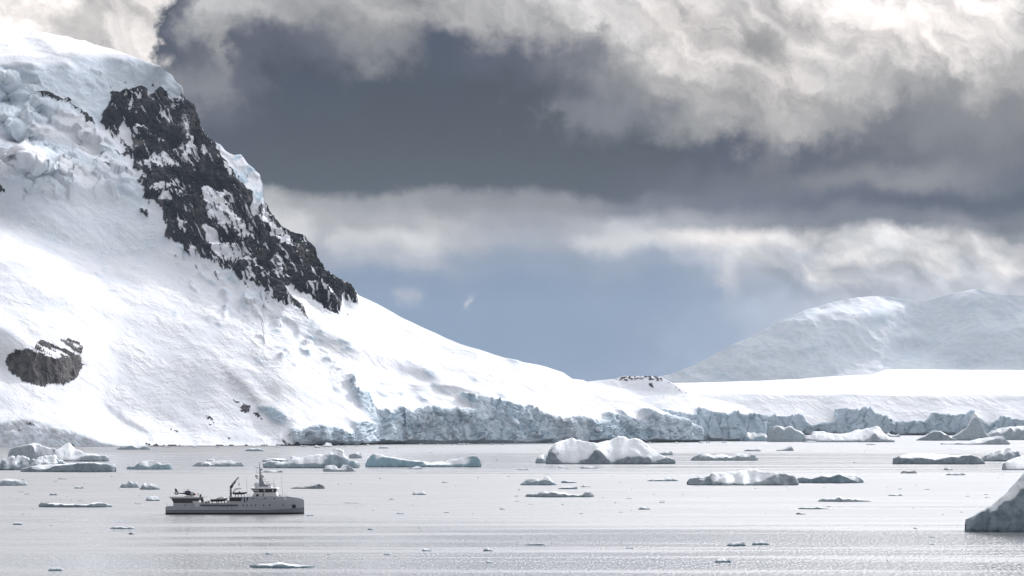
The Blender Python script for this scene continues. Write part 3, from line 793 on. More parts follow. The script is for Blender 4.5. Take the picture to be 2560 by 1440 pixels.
# ---- ice cliffs above the water
cl_near = m.mask(A6([(1060, 1270), (1090, 1190), (1180, 1205), (1340, 1180), (1450, 1185), (1560, 1195), (1600, 1225), (1740, 1220), (1765, 1200), (1750, 1120), (1860, 1110), (1960, 1130), (2000, 1340), (2010, 1480), (1180, 1480)]), 1.5, 3)
cl_a = m.mask(A7([(60, 60), (120, 270), (240, 270), (290, 250), (300, 330), (340, 430), (400, 480), (520, 495), (630, 470), (780, 500), (1000, 470), (1200, 480), (1380, 500), (1560, 520), (1600, 600), (1700, 800), (1780, 870), (1780, 1100), (340, 1100), (340, 640), (230, 520), (120, 350), (40, 200)]), 1.5, 4)
cl_b = m.mask(A7([(1300, 330), (1480, 345), (1620, 345), (1700, 370), (1860, 410), (2000, 430), (2140, 450), (2300, 530), (2430, 560), (2480, 600)])
              + A8([(60, 600), (140, 605), (180, 645), (340, 620), (500, 660), (560, 650), (640, 660), (630, 580), (780, 600), (850, 640), (770, 520), (880, 600), (1000, 640), (1100, 650), (1010, 530), (1250, 600), (1440, 645), (1680, 742), (1720, 1000)])
              + A7([(2560, 1100), (1700, 1100), (1690, 800), (1590, 560), (1400, 420)]), 1.5, 3)
fac, fb = worley2(X / 46 + m.wx * .6, Yp / 40 + m.wy * .6, 15)
tex = fbm2((X + Yp) / 30, (Yp - X) / 22, 5, .6, 91)
m.face(cl_near, 74 + tex * 22, 5 + (fac - .5) * 40)
m.face(cl_a, 70 + tex * 26, np.where(X < 985, 30, -14) + (fac - .5) * 40)
m.face(cl_b, 72 + tex * 24, 8 + (fac - .5) * 60)
cliffs = np.clip(cl_near + cl_a + cl_b, 0, 1)
m.put('ice', cliffs, .55 + .45 * fac); m.put('dirt', cliffs * smooth01(fac, .2, .9), .22); m.put('rock', cliffs * (Yp < 1109), 0.0)
m.attr['cl'] = cliffs
cv_, ce_ = worley2(X / 24 + m.wx * .7, Yp / 62 + m.wy * .5, 27)
cv2, ce2 = worley2(X / 60 + m.wx * .7, Yp / 120 + m.wy * .5, 28)
crack = np.maximum(1 - smooth01(ce_, .02, .10), (1 - smooth01(ce2, .01, .06)))
ledge = m.mask(A7([(480, 560), (640, 500), (900, 560), (1200, 560), (1380, 540), (1000, 600), (860, 640)]), 5, 9)
m.face(ledge, 34, 0)

# ice blocks: cells standing proud of one another by different amounts
b1, e1 = worley2((X * .9 + Yp * .28) / 70 + m.wx * .30, (Yp - X * .40) / 36 + m.wy * .35, 21)
b2, e2 = worley2((X * .9 + Yp * .25) / 27 + m.wx * .45, (Yp - X * .42) / 16 + m.wy * .45, 22)
ice_zone = fall * (Yp < 500) * (1 - in_but) * (X > -400)
ice_zone = boxblur(ice_zone, 4)
gate = smooth01(fbm2(X / 90, Yp / 70, 3, .5, 23), -.12, .22)
m.attr['blk'] = ice_zone * (b1 * 26 + gate * b2 * 12) + boxblur(ridge_ice * on, 1) * b2 * 13 + ser * b2 * 8 + cliffs * (cv_ * 4 + cv2 * 17 - crack * 5) + boxblur(wall, 3) * gate * b2 * 7

def mountain_disp(P, at, PX, PY):
    cr = np.clip(at['crag'], 0, 1); ca = np.where(PY > 810, .04, 1.0); ic = np.clip(at['ice'], 0, 1); cl = np.clip(at['cl'], 0, 1)
    d = fbm3(P, 170, 3, .5, 5) * 5.0 * (1 - cr) * (1 - .5 * cl)
    d = d + fbm3(P, 34, 4, .5, 6) * .8 * (1 - cr)
    Q = P.copy(); Q[..., 0] += P[..., 2] * .5; Q[..., 2] *= .45
    d = d + cr * (1 - ca) * (fbm3(P * np.array([1, .5, .25]), 20, 4, .6, 18, ridged=True) * 5 - 4)
    d = d + cr * ca * (fbm3(Q, 75, 6, .58, 7, ridged=True) * 26 + fbm3(P, 18, 4, .6, 8, ridged=True) * 7.0)
    d = d + ic * (1 - cr) * (fbm3(P, 40, 5, .58, 9, ridged=True) * 7.5)
    d = d + cl * (fbm3(P * np.array([1, 1, .45]), 40, 5, .52, 10, ridged=True) * 4)
    return d + at['blk']

m.solve()
mountain = m.build('mountain', ridge, shore, np.arange(-270, 1750.1, 2.5), 430, M_MOUNT, disp=mountain_disp, back=(2600, 1500))

# ---------------------------------------------------------------- the low ice dome behind the glacier
t = Relief(1420, 1930, 920, 1120, 1.5, 12, 15, seed=9)
X, Yp = t.X, t.Y
und = fbm2(X / 120, Yp / 40, 4, .5, 33)
t.face(np.ones(X.shape), 10 + und * 8, 18 + und * 20)
t.face(t.mask(A8([(500, 230), (850, 165), (1300, 195), (1490, 330), (1450, 362), (1100, 325), (700, 280)]), 3, 2), 24 + und * 10, 5)
t.face(t.mask(A8([(1050, 240), (1180, 250), (1230, 320), (1040, 315)]), 2, 2), 34, -20)
domer = t.mask(A8([(755, 210), (830, 175), (1000, 160), (1160, 165), (1290, 190), (1300, 210), (1200, 220), (1000, 205), (860, 225)]), 0, 3) * (fbm2((X + Yp) / 12, (Yp - X * .2) / 4, 4, .55, 52) > -.02)
domer = np.maximum(domer, t.mask(A8([(1110, 255), (1150, 250), (1165, 300), (1130, 280)]), 0, 3))
for p in ([(1400, 280), (1420, 290), (1410, 295)], [(1430, 310), (1470, 325), (1440, 325)], [(1310, 225), (1350, 240), (1330, 240)], [(1515, 345), (1530, 350), (1520, 355)]):
    domer = np.maximum(domer, t.mask(A8(p), 0, 1))
t.put('rock', domer); t.put('crag', boxblur(domer, 1.5))
tcl = t.mask(A8([(1250, 545), (1380, 550), (1500, 570), (1600, 590), (1620, 525), (1700, 520), (1850, 570), (1980, 580), (2020, 565), (2150, 585), (2220, 580), (2380, 600), (2400, 1000), (1250, 1000)]), 1.2, 3)
fac, fb = worley2(X / 30 + t.wx * .6, Yp / 30 + t.wy * .6, 16)
t.face(tcl, 76 + fbm2(X / 20, Yp / 20, 5, .6, 92) * 20, (fac - .5) * 70)
t.put('ice', tcl, .85); t.put('dirt', tcl, .15); t.attr['cl'] = tcl
sv_, se_ = worley2(X / 22 + t.wx * .6, Yp / 60 + t.wy * .4, 30)
t.attr['blk'] = tcl * (sv_ * 12 - 6 * (1 - smooth01(se_, .02, .1)))
def dome_disp(P, at, PX, PY):
    cl = np.clip(at['cl'], 0, 1); cr = np.clip(at['crag'], 0, 1)
    return fbm3(P, 60, 4, .5, 11) * 1.6 + cl * fbm3(P * np.array([1, 1, .45]), 34, 5, .55, 12, ridged=True) * 6 + at['blk'] + cr * fbm3(P, 14, 4, .6, 13, ridged=True) * 2.5
t.solve()
dome_top = [(1425, 960), (1477, 953), (1538, 947), (1559, 940), (1594, 940.5), (1632, 940.5), (1662, 947), (1681, 957), (1707, 975), (1744, 990), (1794, 999), (1831, 1008), (1864, 1016), (1867, 1022), (1890, 1031), (1914, 1041)]
t.build('ice_dome_hill', dome_top, [(1420, 1103), (1914, 1102.5)], np.arange(1425, 1914.1, 1.6), 110, M_MOUNT, disp=dome_disp, back=(1500, 400), anchor=60)

# ---------------------------------------------------------------- the far ice shelf
t = Relief(1560, 2960, 900, 1110, 2.0, 4, 0, seed=14)
X, Yp = t.X, t.Y
und = fbm2(X / 200, Yp / 16, 4, .5, 34)
t.face(np.ones(X.shape), np.where(Yp < 988 + und * 8, 3.6, 24.0) + und * 5.0, und * 40)
for a_, b_, y_ in ((1950, 2300, 991), (2150, 2560, 1000), (1930, 2120, 1007), (2260, 2480, 1012), (2480, 2800, 996), (2080, 2200, 1017), (1780, 1950, 975)):
    t.face(t.mask([(a_, y_), (b_, y_ - 2), (b_, y_ - .4), (a_, y_ + 1.6)], 1, 3), 46, 0)
shelf_edge = [(1560, 1044), (1915, 1044), (1980, 1039), (2003, 1044), (2030, 1062), (2085, 1053), (2087, 1026), (2136, 1027), (2140, 1025), (2174, 1027), (2192, 1039), (2245, 1055), (2310, 1053), (2331, 1038), (2390, 1038), (2436, 1033), (2456, 1050), (2472, 1062), (2500, 1044), (2560, 1050), (2700, 1042), (2960, 1048)]
scl = smooth01(Yp + t.wy * 2 - pl(shelf_edge, X + t.wx * 2), -.5, 2.0)
fac, fb = worley2(X / 45 + t.wx * .5, Yp / 60 + t.wy * .4, 18)
t.face(scl, 78, (fac - .5) * 70)
t.put('ice', scl, .8); t.attr['cl'] = scl
sv_, se_ = worley2(X / 34 + t.wx * .5, Yp / 90 + t.wy * .3, 29)
t.attr['blk'] = scl * (sv_ * 26 - 10 * (1 - smooth01(se_, .02, .1)))
t.solve()
def shelf_disp(P, at, PX, PY):
    cl = np.clip(at['cl'], 0, 1)
    return fbm3(P, 220, 3, .5, 14) * 2 * (1 - cl) + cl * (fbm3(P * np.array([1, 1, .3]), 60, 5, .6, 15, ridged=True) * 12 + at['blk'])
shelf_top = [(1560, 962), (1700, 957), (1900, 952), (2000, 947), (2090, 940), (2180, 936), (2215, 924), (2300, 923), (2500, 925), (2960, 925)]
t.build('ice_shelf', shelf_top, [(1560, 1088), (2960, 1088)], np.arange(1570, 2950, 3.0), 130, M_MOUNT, disp=shelf_disp, back=(2500, 10), anchor=40)

# ---------------------------------------------------------------- the far peak in the haze
t = Relief(1560, 3060, 700, 980, 2.5, 50, -8, seed=19)
X, Yp = t.X, t.Y
und = fbm2(X / 130, Yp / 70, 5, .55, 35)
und2 = fbm2((X - Yp) / 90, (Yp + X * .3) / 30, 5, .55, 36)
t.face(np.ones(X.shape), 50 + und * 18 + und2 * 12, -8 + und * 50)
for p in ([(1960, 815), (2020, 785), (2100, 760), (2200, 742), (2270, 765), (2200, 788), (2130, 800), (2100, 785), (2040, 800)],
          [(2230, 848), (2255, 822), (2290, 815), (2302, 835), (2260, 842)], [(2210, 915), (2240, 880), (2290, 866), (2320, 885), (2345, 905), (2400, 918), (2560, 925), (3000, 925), (3000, 960), (2000, 960), (2120, 940)],
          [(2380, 735), (2440, 728), (2450, 745), (2400, 750)], [(2280, 790), (2330, 780), (2300, 792)], [(2230, 760), (2270, 765), (2240, 775)], [(2560, 800), (2700, 770), (2760, 800), (2640, 830)]):
    t.face(t.mask(p, 4, 14), 16, 20)
t.attr['cl'] = und * 0
t.put('ice', smooth01(und2, 0, .5), .4)
fr = (fbm2(X / 9, Yp / 5, 3, .6, 95) > .5) & (fbm2(X / 90, Yp / 50, 2, .5, 96) > .22)
t.put('rock', fr.astype(float), .5)
t.solve()
def peak_disp(P, at, PX, PY):
    return fbm3(P, 1300, 5, .55, 16, ridged=True) * 75 + fbm3(P, 260, 4, .55, 17) * 16
peak_top = [(1560, 958), (1640, 950), (1700, 930), (1760, 900), (1850, 858), (1900, 832), (1960, 802), (2020, 778), (2080, 757), (2140, 747), (2200, 743), (2260, 750), (2310, 756), (2370, 742), (2430, 728), (2480, 736), (2560, 742), (2700, 725), (2850, 750), (3060, 780)]
t.build('far_mountain', peak_top, [(1560, 975), (3060, 975)], np.arange(1570, 3050, 3.0), 150, M_MOUNT, base_dist=[(1560, 41000), (3060, 41000)], disp=peak_disp, back=(7000, 3500), anchor=60)


# ---------------------------------------------------------------- icebergs
def berg(name, label, cat, base, crest, cliff=None, ratio=None, slope=27, rough=1.0, tint=0.0, grit=0.0, group=None, seed=None, under=0.0, back=None, deep=0.0):
    """crest / cliff: outline against what is behind, and the lip where the steep face ends (photograph pixels)"""
    seed = seed if seed is not None else int(abs(crest[0][0] * 7 + base * 13)) % 9973
    rs = np.random.RandomState(seed)
    x0, x1 = crest[0][0], crest[-1][0]
    n = int(np.clip((x1 - x0) * .75, 14, 220))
    px = np.linspace(x0, x1, n)
    Y = sea_dist(base); sc = Y / F
    cr = pl(crest, px)
    jag = perlin2(px / 11.0, px * 0 + seed * .37, seed) * .7 + perlin2(px / 5.0, px * 0 + 5.1, seed) * .25
    amp = np.clip((base - cr) * .05, 0, 1.8) * rough
    cr = np.minimum(cr + jag * amp, base - .6)
    if cliff is not None: ct = pl(cliff, px)
    else:
        r = .35 if ratio is None else ratio
        rr = np.clip(r + perlin2(px / 14.0, px * 0 + .5, seed + 3) * .35, .12, .97)
        ct = base - (base - cr) * rr
    ct = np.clip(ct + perlin2(px / 9.0, px * 0 + 9.5, seed + 9) * amp * .8, cr + .25, base - .35)
    wid = (x1 - x0) * sc
    ends = np.sqrt(np.clip(1 - ((px - (x0 + x1) / 2) / ((x1 - x0) / 2 + .01)) ** 2, .02, 1))
    zc = (base - ct) * sc
    t30 = math.tan(R(slope))
    # depth of the sloping top: solve so that the crest projects where it is seen
    hgt = (base - cr) * sc
    dy = np.clip((hgt - zc) / max(t30, .2), .4, None) * 1.0
    dy = np.maximum(dy, min(wid * .16, 6 + hgt.max() * .8) * ends)
    k_ = max(4, int(n * .14)); hw = np.hanning(2 * k_ + 3)[1:-1]
    dy = np.convolve(np.pad(dy, k_, mode='edge'), hw / hw.sum(), mode='valid')
    zr = H - (cr - YH) / F * (Y + dy)
    zr = np.maximum(zr, .25)
    yf = Y + (1 - ends) * min(wid * .22, 14) + perlin2(px / 22, px * 0 + 2.2, seed + 5) * np.clip(hgt.max() * .35, .3, 4) * rough
    yf = yf - yf.min() + Y
    zc = np.minimum(H - (ct - YH) / F * yf, zr * .985); zc = np.maximum(zc, .15)
    Xf = lambda y: (px - 1280) / F * y
    rows = []
    ins = .25 * zc * under
    rows.append(np.stack([Xf(yf), yf + ins + .4, px * 0 - 2.0], -1))
    rows.append(np.stack([Xf(yf), yf + ins, px * 0], -1))
    for f in (.12, .3, .5, .7, .88, 1.0):
        lean = ins * (1 - f) + .16 * zc * f
        rows.append(np.stack([Xf(yf + lean), yf + lean, zc * f], -1))
    yl = yf + .16 * zc
    ylr = np.maximum(Y + dy, yl + .3)
    def sm(a, w):
        k_ = max(2, int(n * w)); q_ = np.hanning(2 * k_ + 3)[1:-1]
        return np.convolve(np.pad(a, k_, mode='edge'), q_ / q_.sum(), mode='valid')
    zrs, zcs = sm(zr, .08), sm(zc, .05)
    for f in (.06, .14, .24, .36, .48, .6, .72, .84, .93, 1.0):
        yy = yl + (ylr - yl) * f
        za, zb_ = zcs + (zc - zcs) * (1 - f) ** 5, zrs + (zr - zrs) * f ** 5
        rows.append(np.stack([Xf(yy), yy, za + (zb_ - za) * (f ** .85)], -1))
    bl = back if back is not None else np.clip(hgt * .9, .5, 30)
    for f, q in ((.3, .9), (.7, .5), (1.0, 0.0), (1.05, -2.0)):
        yy = ylr + bl * f
        rows.append(np.stack([Xf(ylr) * (1 + 0 * f), yy, zr * q if q >= 0 else px * 0 - 2.0], -1))
    P = np.array(rows)
    # weathered surface
    hm = max(hgt.max(), .6)
    Nn = np.cross(np.gradient(P, axis=1), np.gradient(P, axis=0)); Nn /= np.linalg.norm(Nn, axis=-1, keepdims=True) + 1e-9
    d = fbm3(P * np.array([1, .8, 1.3]), hm * 1.1 + .5, 5, .55, seed, ridged=True) * hm * .075 * rough + fbm3(P, hm * .25 + .3, 3, .6, seed + 4) * hm * .025 * rough
    m_ = np.ones(P.shape[:2]); m_[:2] = 0; m_[-2:] = 0
    P = P + Nn * (d * m_)[..., None]
    org = np.array([P[..., 0].mean(), P[2:-2, :, 1].mean(), 0.0])
    o = grid_obj(name, P - org, M_ICE)
    o.location = org
    o['tint'] = float(tint); o['grit'] = float(grit); o['deep'] = float(deep)
    return set_tags(o, label, cat, group)

def auto(x0, x1, ytop, base, peaks=2, seed=0):
    rs = np.random.RandomState(seed + int(x0))
    n = 7
    xs = np.linspace(x0, x1, n)
    h = np.clip(.55 + rs.rand(n) * .6, .3, 1); h[0] = .12; h[-1] = .12
    h[rs.randint(1, n - 1)] = 1.1
    h = h / h.max()
    return [(float(a), float(base - (base - ytop) * b)) for a, b in zip(xs, h)]

IB, FL = 'iceberg', 'ice_floe'
def rat(crest, base, f): return [(x, base - (base - y) * f) for x, y in crest]

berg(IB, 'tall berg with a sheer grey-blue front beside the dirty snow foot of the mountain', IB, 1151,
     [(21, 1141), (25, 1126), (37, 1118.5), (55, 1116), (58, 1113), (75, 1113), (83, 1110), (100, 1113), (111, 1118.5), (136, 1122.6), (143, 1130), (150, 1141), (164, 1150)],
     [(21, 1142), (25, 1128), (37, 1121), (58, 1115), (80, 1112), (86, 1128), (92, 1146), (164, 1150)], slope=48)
berg(IB, 'white snow-backed berg tapering to a grey slab, behind the long dark-faced floe', IB, 1153,
     [(138, 1130), (150, 1121), (165, 1113), (174, 1110), (185, 1120), (208, 1133), (236, 1137), (262, 1140), (272, 1147)],
     [(138, 1151), (186, 1151.5), (208, 1142), (236, 1139), (264, 1143.5), (272, 1148)], slope=20)
berg('ice_rubble', 'jumbled heap of small white ice blocks in front of the tall grey-blue berg', 'ice rubble', 1175,
     [(-30, 1154), (0, 1153), (20, 1150), (40, 1146), (55, 1141), (62, 1146), (75, 1152), (95, 1148), (120, 1143), (135, 1142), (145, 1152), (165, 1160), (170, 1170)], ratio=.4, rough=3.2, slope=24)
berg(FL, 'long flat floe with snow on top and a dark grey broken front edge', 'ice floe', 1180,
     [(52, 1174), (70, 1169), (97, 1163), (139, 1162), (180, 1159), (205, 1156.6), (236, 1156.6), (260, 1160), (287, 1163), (289, 1172)],
     [(52, 1174.5), (75, 1173), (100, 1175), (122, 1172), (135, 1166), (180, 1161), (205, 1157.5), (236, 1158), (250, 1161), (289, 1166)], slope=14, under=.5, deep=.5)
berg(FL, 'rounded white floe cut by the left edge of the picture', 'ice floe', 1214, [(-30, 1200), (0, 1198), (20, 1197), (40, 1199), (58, 1204), (69, 1211)], ratio=.5, slope=22)
berg(FL, 'long low grey floe with two raised ends, left of the ship', 'ice floe', 1268.5,
     [(97, 1262), (103, 1257), (139, 1258), (171, 1261), (185, 1260), (201, 1262), (217, 1261.5), (236, 1256.7), (257, 1256), (271, 1262), (280, 1266)], ratio=.82, slope=20, deep=.5)
berg(IB, 'small humped blue-grey berg with low ice at both sides', IB, 1173.5,
     [(317, 1168), (325, 1166), (335, 1168), (345, 1159), (355, 1154), (375, 1151), (395, 1155), (405, 1163), (422, 1160), (430, 1168)], ratio=.6, tint=.5)
berg(FL, 'pale lumpy floe above the helicopter', 'ice floe', 1166, [(483, 1164), (495, 1156), (540, 1154), (560, 1152), (575, 1152), (590, 1157), (603, 1156), (610, 1164)], ratio=.45, rough=1.6)
berg(FL, 'flat snow-topped slab with a dark underside, above the ship mast', 'ice floe', 1154, [(655, 1151), (670, 1147.5), (690, 1146), (710, 1147), (723, 1150)], ratio=.45, slope=10, under=1)
berg(IB, 'ragged white berg with a castle-like block on its grey right end', IB, 1170,
     [(659, 1162), (668, 1157), (675, 1155), (700, 1157), (725, 1155), (728, 1141), (747, 1147), (755, 1149), (762, 1145), (775, 1141), (787, 1139), (812, 1139), (825, 1133), (834, 1133), (838, 1124), (847, 1125), (856, 1127), (858, 1141), (872, 1152), (884, 1153), (892, 1156), (896, 1166)],
     [(659, 1164), (700, 1163), (728, 1160.5), (808, 1160.5), (816, 1150), (826, 1136), (840, 1138), (858, 1146), (872, 1155), (896, 1163)], slope=32, rough=1.5, under=.6, tint=.25)
berg(FL, 'pair of white snow lumps in front of the ragged berg', 'ice floe', 1179, [(808, 1174), (814, 1165), (830, 1163), (842, 1167), (846, 1173), (852, 1170), (858, 1163), (870, 1165), (880, 1170), (888, 1177)], ratio=.3, rough=1.6)
berg(IB, 'lone leaning grey ice block behind the ragged white berg', IB, 1145, [(873, 1137), (885, 1134), (895, 1131), (902, 1132), (904, 1141)], ratio=.75)
berg(IB, 'long berg with a rounded white head and a turquoise middle', IB, 1167.5,
     [(914, 1165), (920, 1149), (928, 1138.5), (937, 1134.5), (946, 1138), (953, 1138.5), (965, 1142.5), (993, 1146.5), (1013, 1150), (1033, 1152.5), (1059, 1154.5), (1077, 1157), (1092, 1154.5), (1112, 1155), (1128, 1148.5), (1143, 1149), (1152, 1144), (1179, 1140.5), (1192, 1141), (1200, 1149), (1202, 1164)],
     [(914, 1165), (930, 1158), (945, 1150), (955, 1142), (965, 1143.5), (1013, 1151), (1058, 1156), (1066, 1163), (1130, 1162), (1202, 1160)], slope=32, tint=.65)
berg(FL, 'small white floe just below the turquoise berg', 'ice floe', 1172.5, [(1020, 1171), (1032, 1169), (1042, 1165), (1048, 1166), (1058, 1171.5)], ratio=.4)
berg(FL, 'dirty grey-streaked floe just right of the wheelhouse', 'ice floe', 1222, [(727, 1221), (745, 1217), (765, 1215), (785, 1212), (797, 1210), (808, 1214), (812, 1221)], ratio=.55, grit=.9)
berg(FL, 'thin wide blue-white floe in the near water, a black bird on it', 'ice floe', 1420, [(625, 1413.5), (650, 1410), (680, 1409), (697, 1405), (720, 1410), (760, 1413), (785, 1414.5)], ratio=.45, slope=14, tint=.5, rough=.6)
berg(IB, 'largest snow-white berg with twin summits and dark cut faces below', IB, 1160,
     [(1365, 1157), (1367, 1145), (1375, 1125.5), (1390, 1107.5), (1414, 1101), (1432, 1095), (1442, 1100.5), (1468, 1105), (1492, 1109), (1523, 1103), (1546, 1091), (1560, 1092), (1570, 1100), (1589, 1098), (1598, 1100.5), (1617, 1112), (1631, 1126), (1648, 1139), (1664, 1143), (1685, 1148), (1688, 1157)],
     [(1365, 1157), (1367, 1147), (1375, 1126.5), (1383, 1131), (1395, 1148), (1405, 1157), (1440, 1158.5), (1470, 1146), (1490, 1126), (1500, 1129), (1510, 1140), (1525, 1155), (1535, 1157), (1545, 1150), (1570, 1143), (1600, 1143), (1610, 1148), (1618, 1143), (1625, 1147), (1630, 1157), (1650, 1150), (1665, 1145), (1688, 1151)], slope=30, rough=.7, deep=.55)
berg(IB, 'blue ice lump at the left foot of the largest white berg', IB, 1158, [(1339, 1156), (1345, 1143), (1352, 1138), (1360, 1137), (1370, 1140)], ratio=.5, tint=.3, rough=1.5)
berg(IB, 'small rippled ice block behind the right end of the largest berg', IB, 1138, [(1645, 1136), (1655, 1131), (1668, 1128), (1680, 1129), (1683, 1136)], ratio=.5)
berg(IB, 'low knobbly blue berg with a leaning fin, between the ship and the largest berg', IB, 1213, [(1302, 1211), (1312, 1204), (1320, 1199), (1335, 1198), (1350, 1201), (1358, 1197), (1363, 1193), (1370, 1193), (1378, 1200), (1385, 1208), (1393, 1212)], ratio=.6, rough=1.6, tint=.4)
berg(FL, 'short blue floe right of the knobbly blue berg', 'ice floe', 1207.5, [(1403, 1204), (1408, 1202), (1413, 1201), (1425, 1203), (1442, 1206)], ratio=.6, tint=.5)
berg(FL, 'blade-shaped floe with its right end tilted up', 'ice floe', 1223, [(1395, 1222), (1405, 1218), (1420, 1217), (1435, 1217), (1443, 1216.5), (1440, 1221)][:5] + [(1444, 1222)], ratio=.6, tint=.4)
berg(FL, 'flat floe carrying a small upright fin of ice', 'ice floe', 1217.5, [(1451, 1216.5), (1457, 1215), (1459, 1211), (1461, 1211.5), (1464, 1216), (1482, 1217)], ratio=.6)
berg(FL, 'long brownish floe with a stony left half and a white boulder end', 'ice floe', 1243, [(1314, 1239), (1320, 1236), (1344, 1236.5), (1346, 1232), (1362, 1229), (1371, 1232), (1385, 1228), (1405, 1231), (1420, 1235), (1440, 1237), (1456, 1238), (1462, 1231), (1475, 1230), (1485, 1239)], ratio=.7, grit=.35, rough=1.4)
berg(FL, 'pale blue pointed floe right of the largest berg and below it', 'ice floe', 1203, [(1618, 1202), (1635, 1198), (1655, 1196), (1667, 1193), (1675, 1195), (1697, 1202)], ratio=.4, tint=.3)
berg(FL, 'low greyish snow berg lying right of the largest berg', 'ice floe', 1151.5, [(1727, 1150.5), (1735, 1142), (1752, 1136), (1770, 1135), (1782, 1140), (1800, 1136), (1815, 1138), (1825, 1144), (1835, 1135), (1855, 1134), (1870, 1137), (1886, 1138), (1894, 1147)], ratio=.55, slope=20)
berg(FL, 'small ragged floe far out below the ice dome', 'ice floe', 1128, [(1860, 1127), (1870, 1123), (1880, 1122), (1892, 1123), (1903, 1126)], ratio=.4, rough=1.6)
berg(IB, 'small peaked berg far out in front of the sunlit berg', IB, 1127, [(1940, 1126), (1955, 1122), (1970, 1117), (1978, 1115.5), (1984, 1124)], ratio=.4)
berg(IB, 'broad furrowed white berg in the middle of the bay', IB, 1213.5,
     [(1719, 1206), (1722, 1200), (1727, 1197), (1756, 1194), (1775, 1190.6), (1780, 1185), (1812, 1181), (1835, 1182), (1859, 1177.5), (1887, 1175), (1906, 1180), (1940, 1184), (1962, 1186), (1985, 1190.6), (1992, 1200), (1995, 1211)],
     [(1719, 1208), (1730, 1202), (1775, 1201), (1800, 1208), (1880, 1212), (1905, 1203), (1938, 1186), (1948, 1200), (1965, 1210), (1978, 1200), (1987, 1195), (1995, 1206)], slope=24, rough=1.25, deep=.2)
berg(IB, 'dark blue-faced berg touching the right end of the furrowed white berg', IB, 1208,
     [(1993, 1197), (2005, 1194), (2030, 1197), (2060, 1188), (2080, 1187), (2105, 1184), (2130, 1187), (2145, 1192), (2157, 1200), (2159, 1206)],
     [(1993, 1198), (2030, 1199), (2053, 1190), (2075, 1194), (2100, 1186), (2125, 1198), (2140, 1205), (2159, 1207)], slope=20, tint=.2, deep=.75)
berg(FL, 'low floe with a small central peak, right part of the bright water', 'ice floe', 1254.5, [(2045, 1253), (2055, 1247), (2085, 1247.5), (2097, 1242), (2110, 1246), (2140, 1246), (2160, 1250), (2178, 1253.5)], ratio=.7)
berg(FL, 'thin grey floe below the low peaked floe', 'ice floe', 1273, [(1996, 1271), (2002, 1269), (2030, 1269), (2052, 1267), (2060, 1270), (2077, 1272.5)], ratio=.75)
berg(FL, 'short thick grey floe, lowest of three on the right', 'ice floe', 1286, [(1990, 1284), (1996, 1281), (2005, 1283), (2016, 1284.5)], ratio=.75)
berg(IB, 'blue-white hollow ice block at the tip of the ice dome', IB, 1103, [(1863, 1101), (1868, 1081), (1885, 1083), (1892, 1086), (1905, 1084), (1915, 1087), (1924, 1098)], ratio=.45, tint=.5, rough=1.4)
berg(IB, 'square-topped grey berg right of the ice dome', IB, 1104.5, [(1917, 1102), (1922, 1076), (1926, 1068), (1945, 1065), (1960, 1070), (1977, 1066), (1985, 1074), (2005, 1080), (2024, 1102)], ratio=.93, rough=.7)
berg(IB, 'sunlit white wedge berg in front of the far ice shelf', IB, 1105.5,
     [(2009, 1094), (2015, 1089), (2029, 1088), (2032, 1080), (2060, 1079), (2065, 1084), (2100, 1086), (2125, 1083), (2140, 1077), (2165, 1073), (2190, 1068), (2198, 1070), (2205, 1080), (2220, 1092), (2237, 1103)],
     [(2009, 1097), (2030, 1100), (2060, 1102), (2160, 1102), (2175, 1094), (2188, 1083), (2195, 1092), (2200, 1098), (2237, 1104)], slope=22)
berg(FL, 'small horned floe right of the sunlit wedge berg', 'ice floe', 1092.5, [(2212, 1088), (2220, 1081), (2226, 1086), (2240, 1088), (2247, 1084), (2250, 1091)], ratio=.5)
berg(IB, 'dark pyramid berg in front of the spired ice wall', IB, 1101.5, [(2291, 1100), (2310, 1090), (2335, 1077), (2350, 1078), (2375, 1092), (2391, 1100)], ratio=.95, rough=.6, deep=.4)
berg(IB, 'grey berg with a tall sharp spire by the ice shelf', IB, 1101, [(2372, 1097), (2385, 1090), (2400, 1083), (2418, 1070), (2430, 1042), (2437, 1033), (2443, 1041), (2455, 1060), (2462, 1085), (2478, 1095)], ratio=.95, rough=.7)
berg(IB, 'rounded grey berg on the far right against the ice shelf', IB, 1100, [(2462, 1090), (2480, 1078), (2500, 1072), (2530, 1068), (2560, 1066), (2600, 1072), (2640, 1092)], ratio=.7, slope=20)
berg(IB, 'white berg with a grey humped right end, below the spired berg', IB, 1111.5, [(2384, 1110), (2420, 1104), (2445, 1097), (2470, 1094), (2495, 1091), (2508, 1092), (2515, 1100), (2525, 1109.5)],
     [(2384, 1110.8), (2455, 1109), (2475, 1101), (2490, 1097), (2505, 1098), (2525, 1110)], slope=18)
berg(IB, 'flat-topped white berg with a scalloped grey-green front', IB, 1160.5,
     [(2233, 1147), (2250, 1140), (2272, 1135), (2310, 1134), (2350, 1136), (2385, 1139), (2405, 1138), (2430, 1137), (2445, 1143), (2455, 1150), (2462, 1158)],
     [(2233, 1147.5), (2245, 1145), (2275, 1147), (2300, 1145), (2325, 1148), (2340, 1151), (2360, 1146), (2380, 1142), (2395, 1144), (2405, 1139.5), (2430, 1138), (2445, 1145), (2462, 1158.5)], slope=12, under=.8, rough=.7, deep=.5)
berg(IB, 'broken berg with a tilted slab on top, behind the flat-topped berg', IB, 1152.5, [(2446, 1149), (2470, 1137), (2490, 1131), (2504, 1125), (2525, 1121), (2528, 1129), (2540, 1130), (2546, 1127), (2548, 1136), (2558, 1150)], ratio=.45, rough=1.6)
berg(IB, 'smooth white berg entering at the right edge with a small dark notch', IB, 1175, [(2507, 1161), (2520, 1152), (2540, 1144), (2560, 1139), (2600, 1130), (2660, 1140)], [(2507, 1161.5), (2511, 1166), (2516, 1173), (2660, 1174)], slope=24, rough=.4)
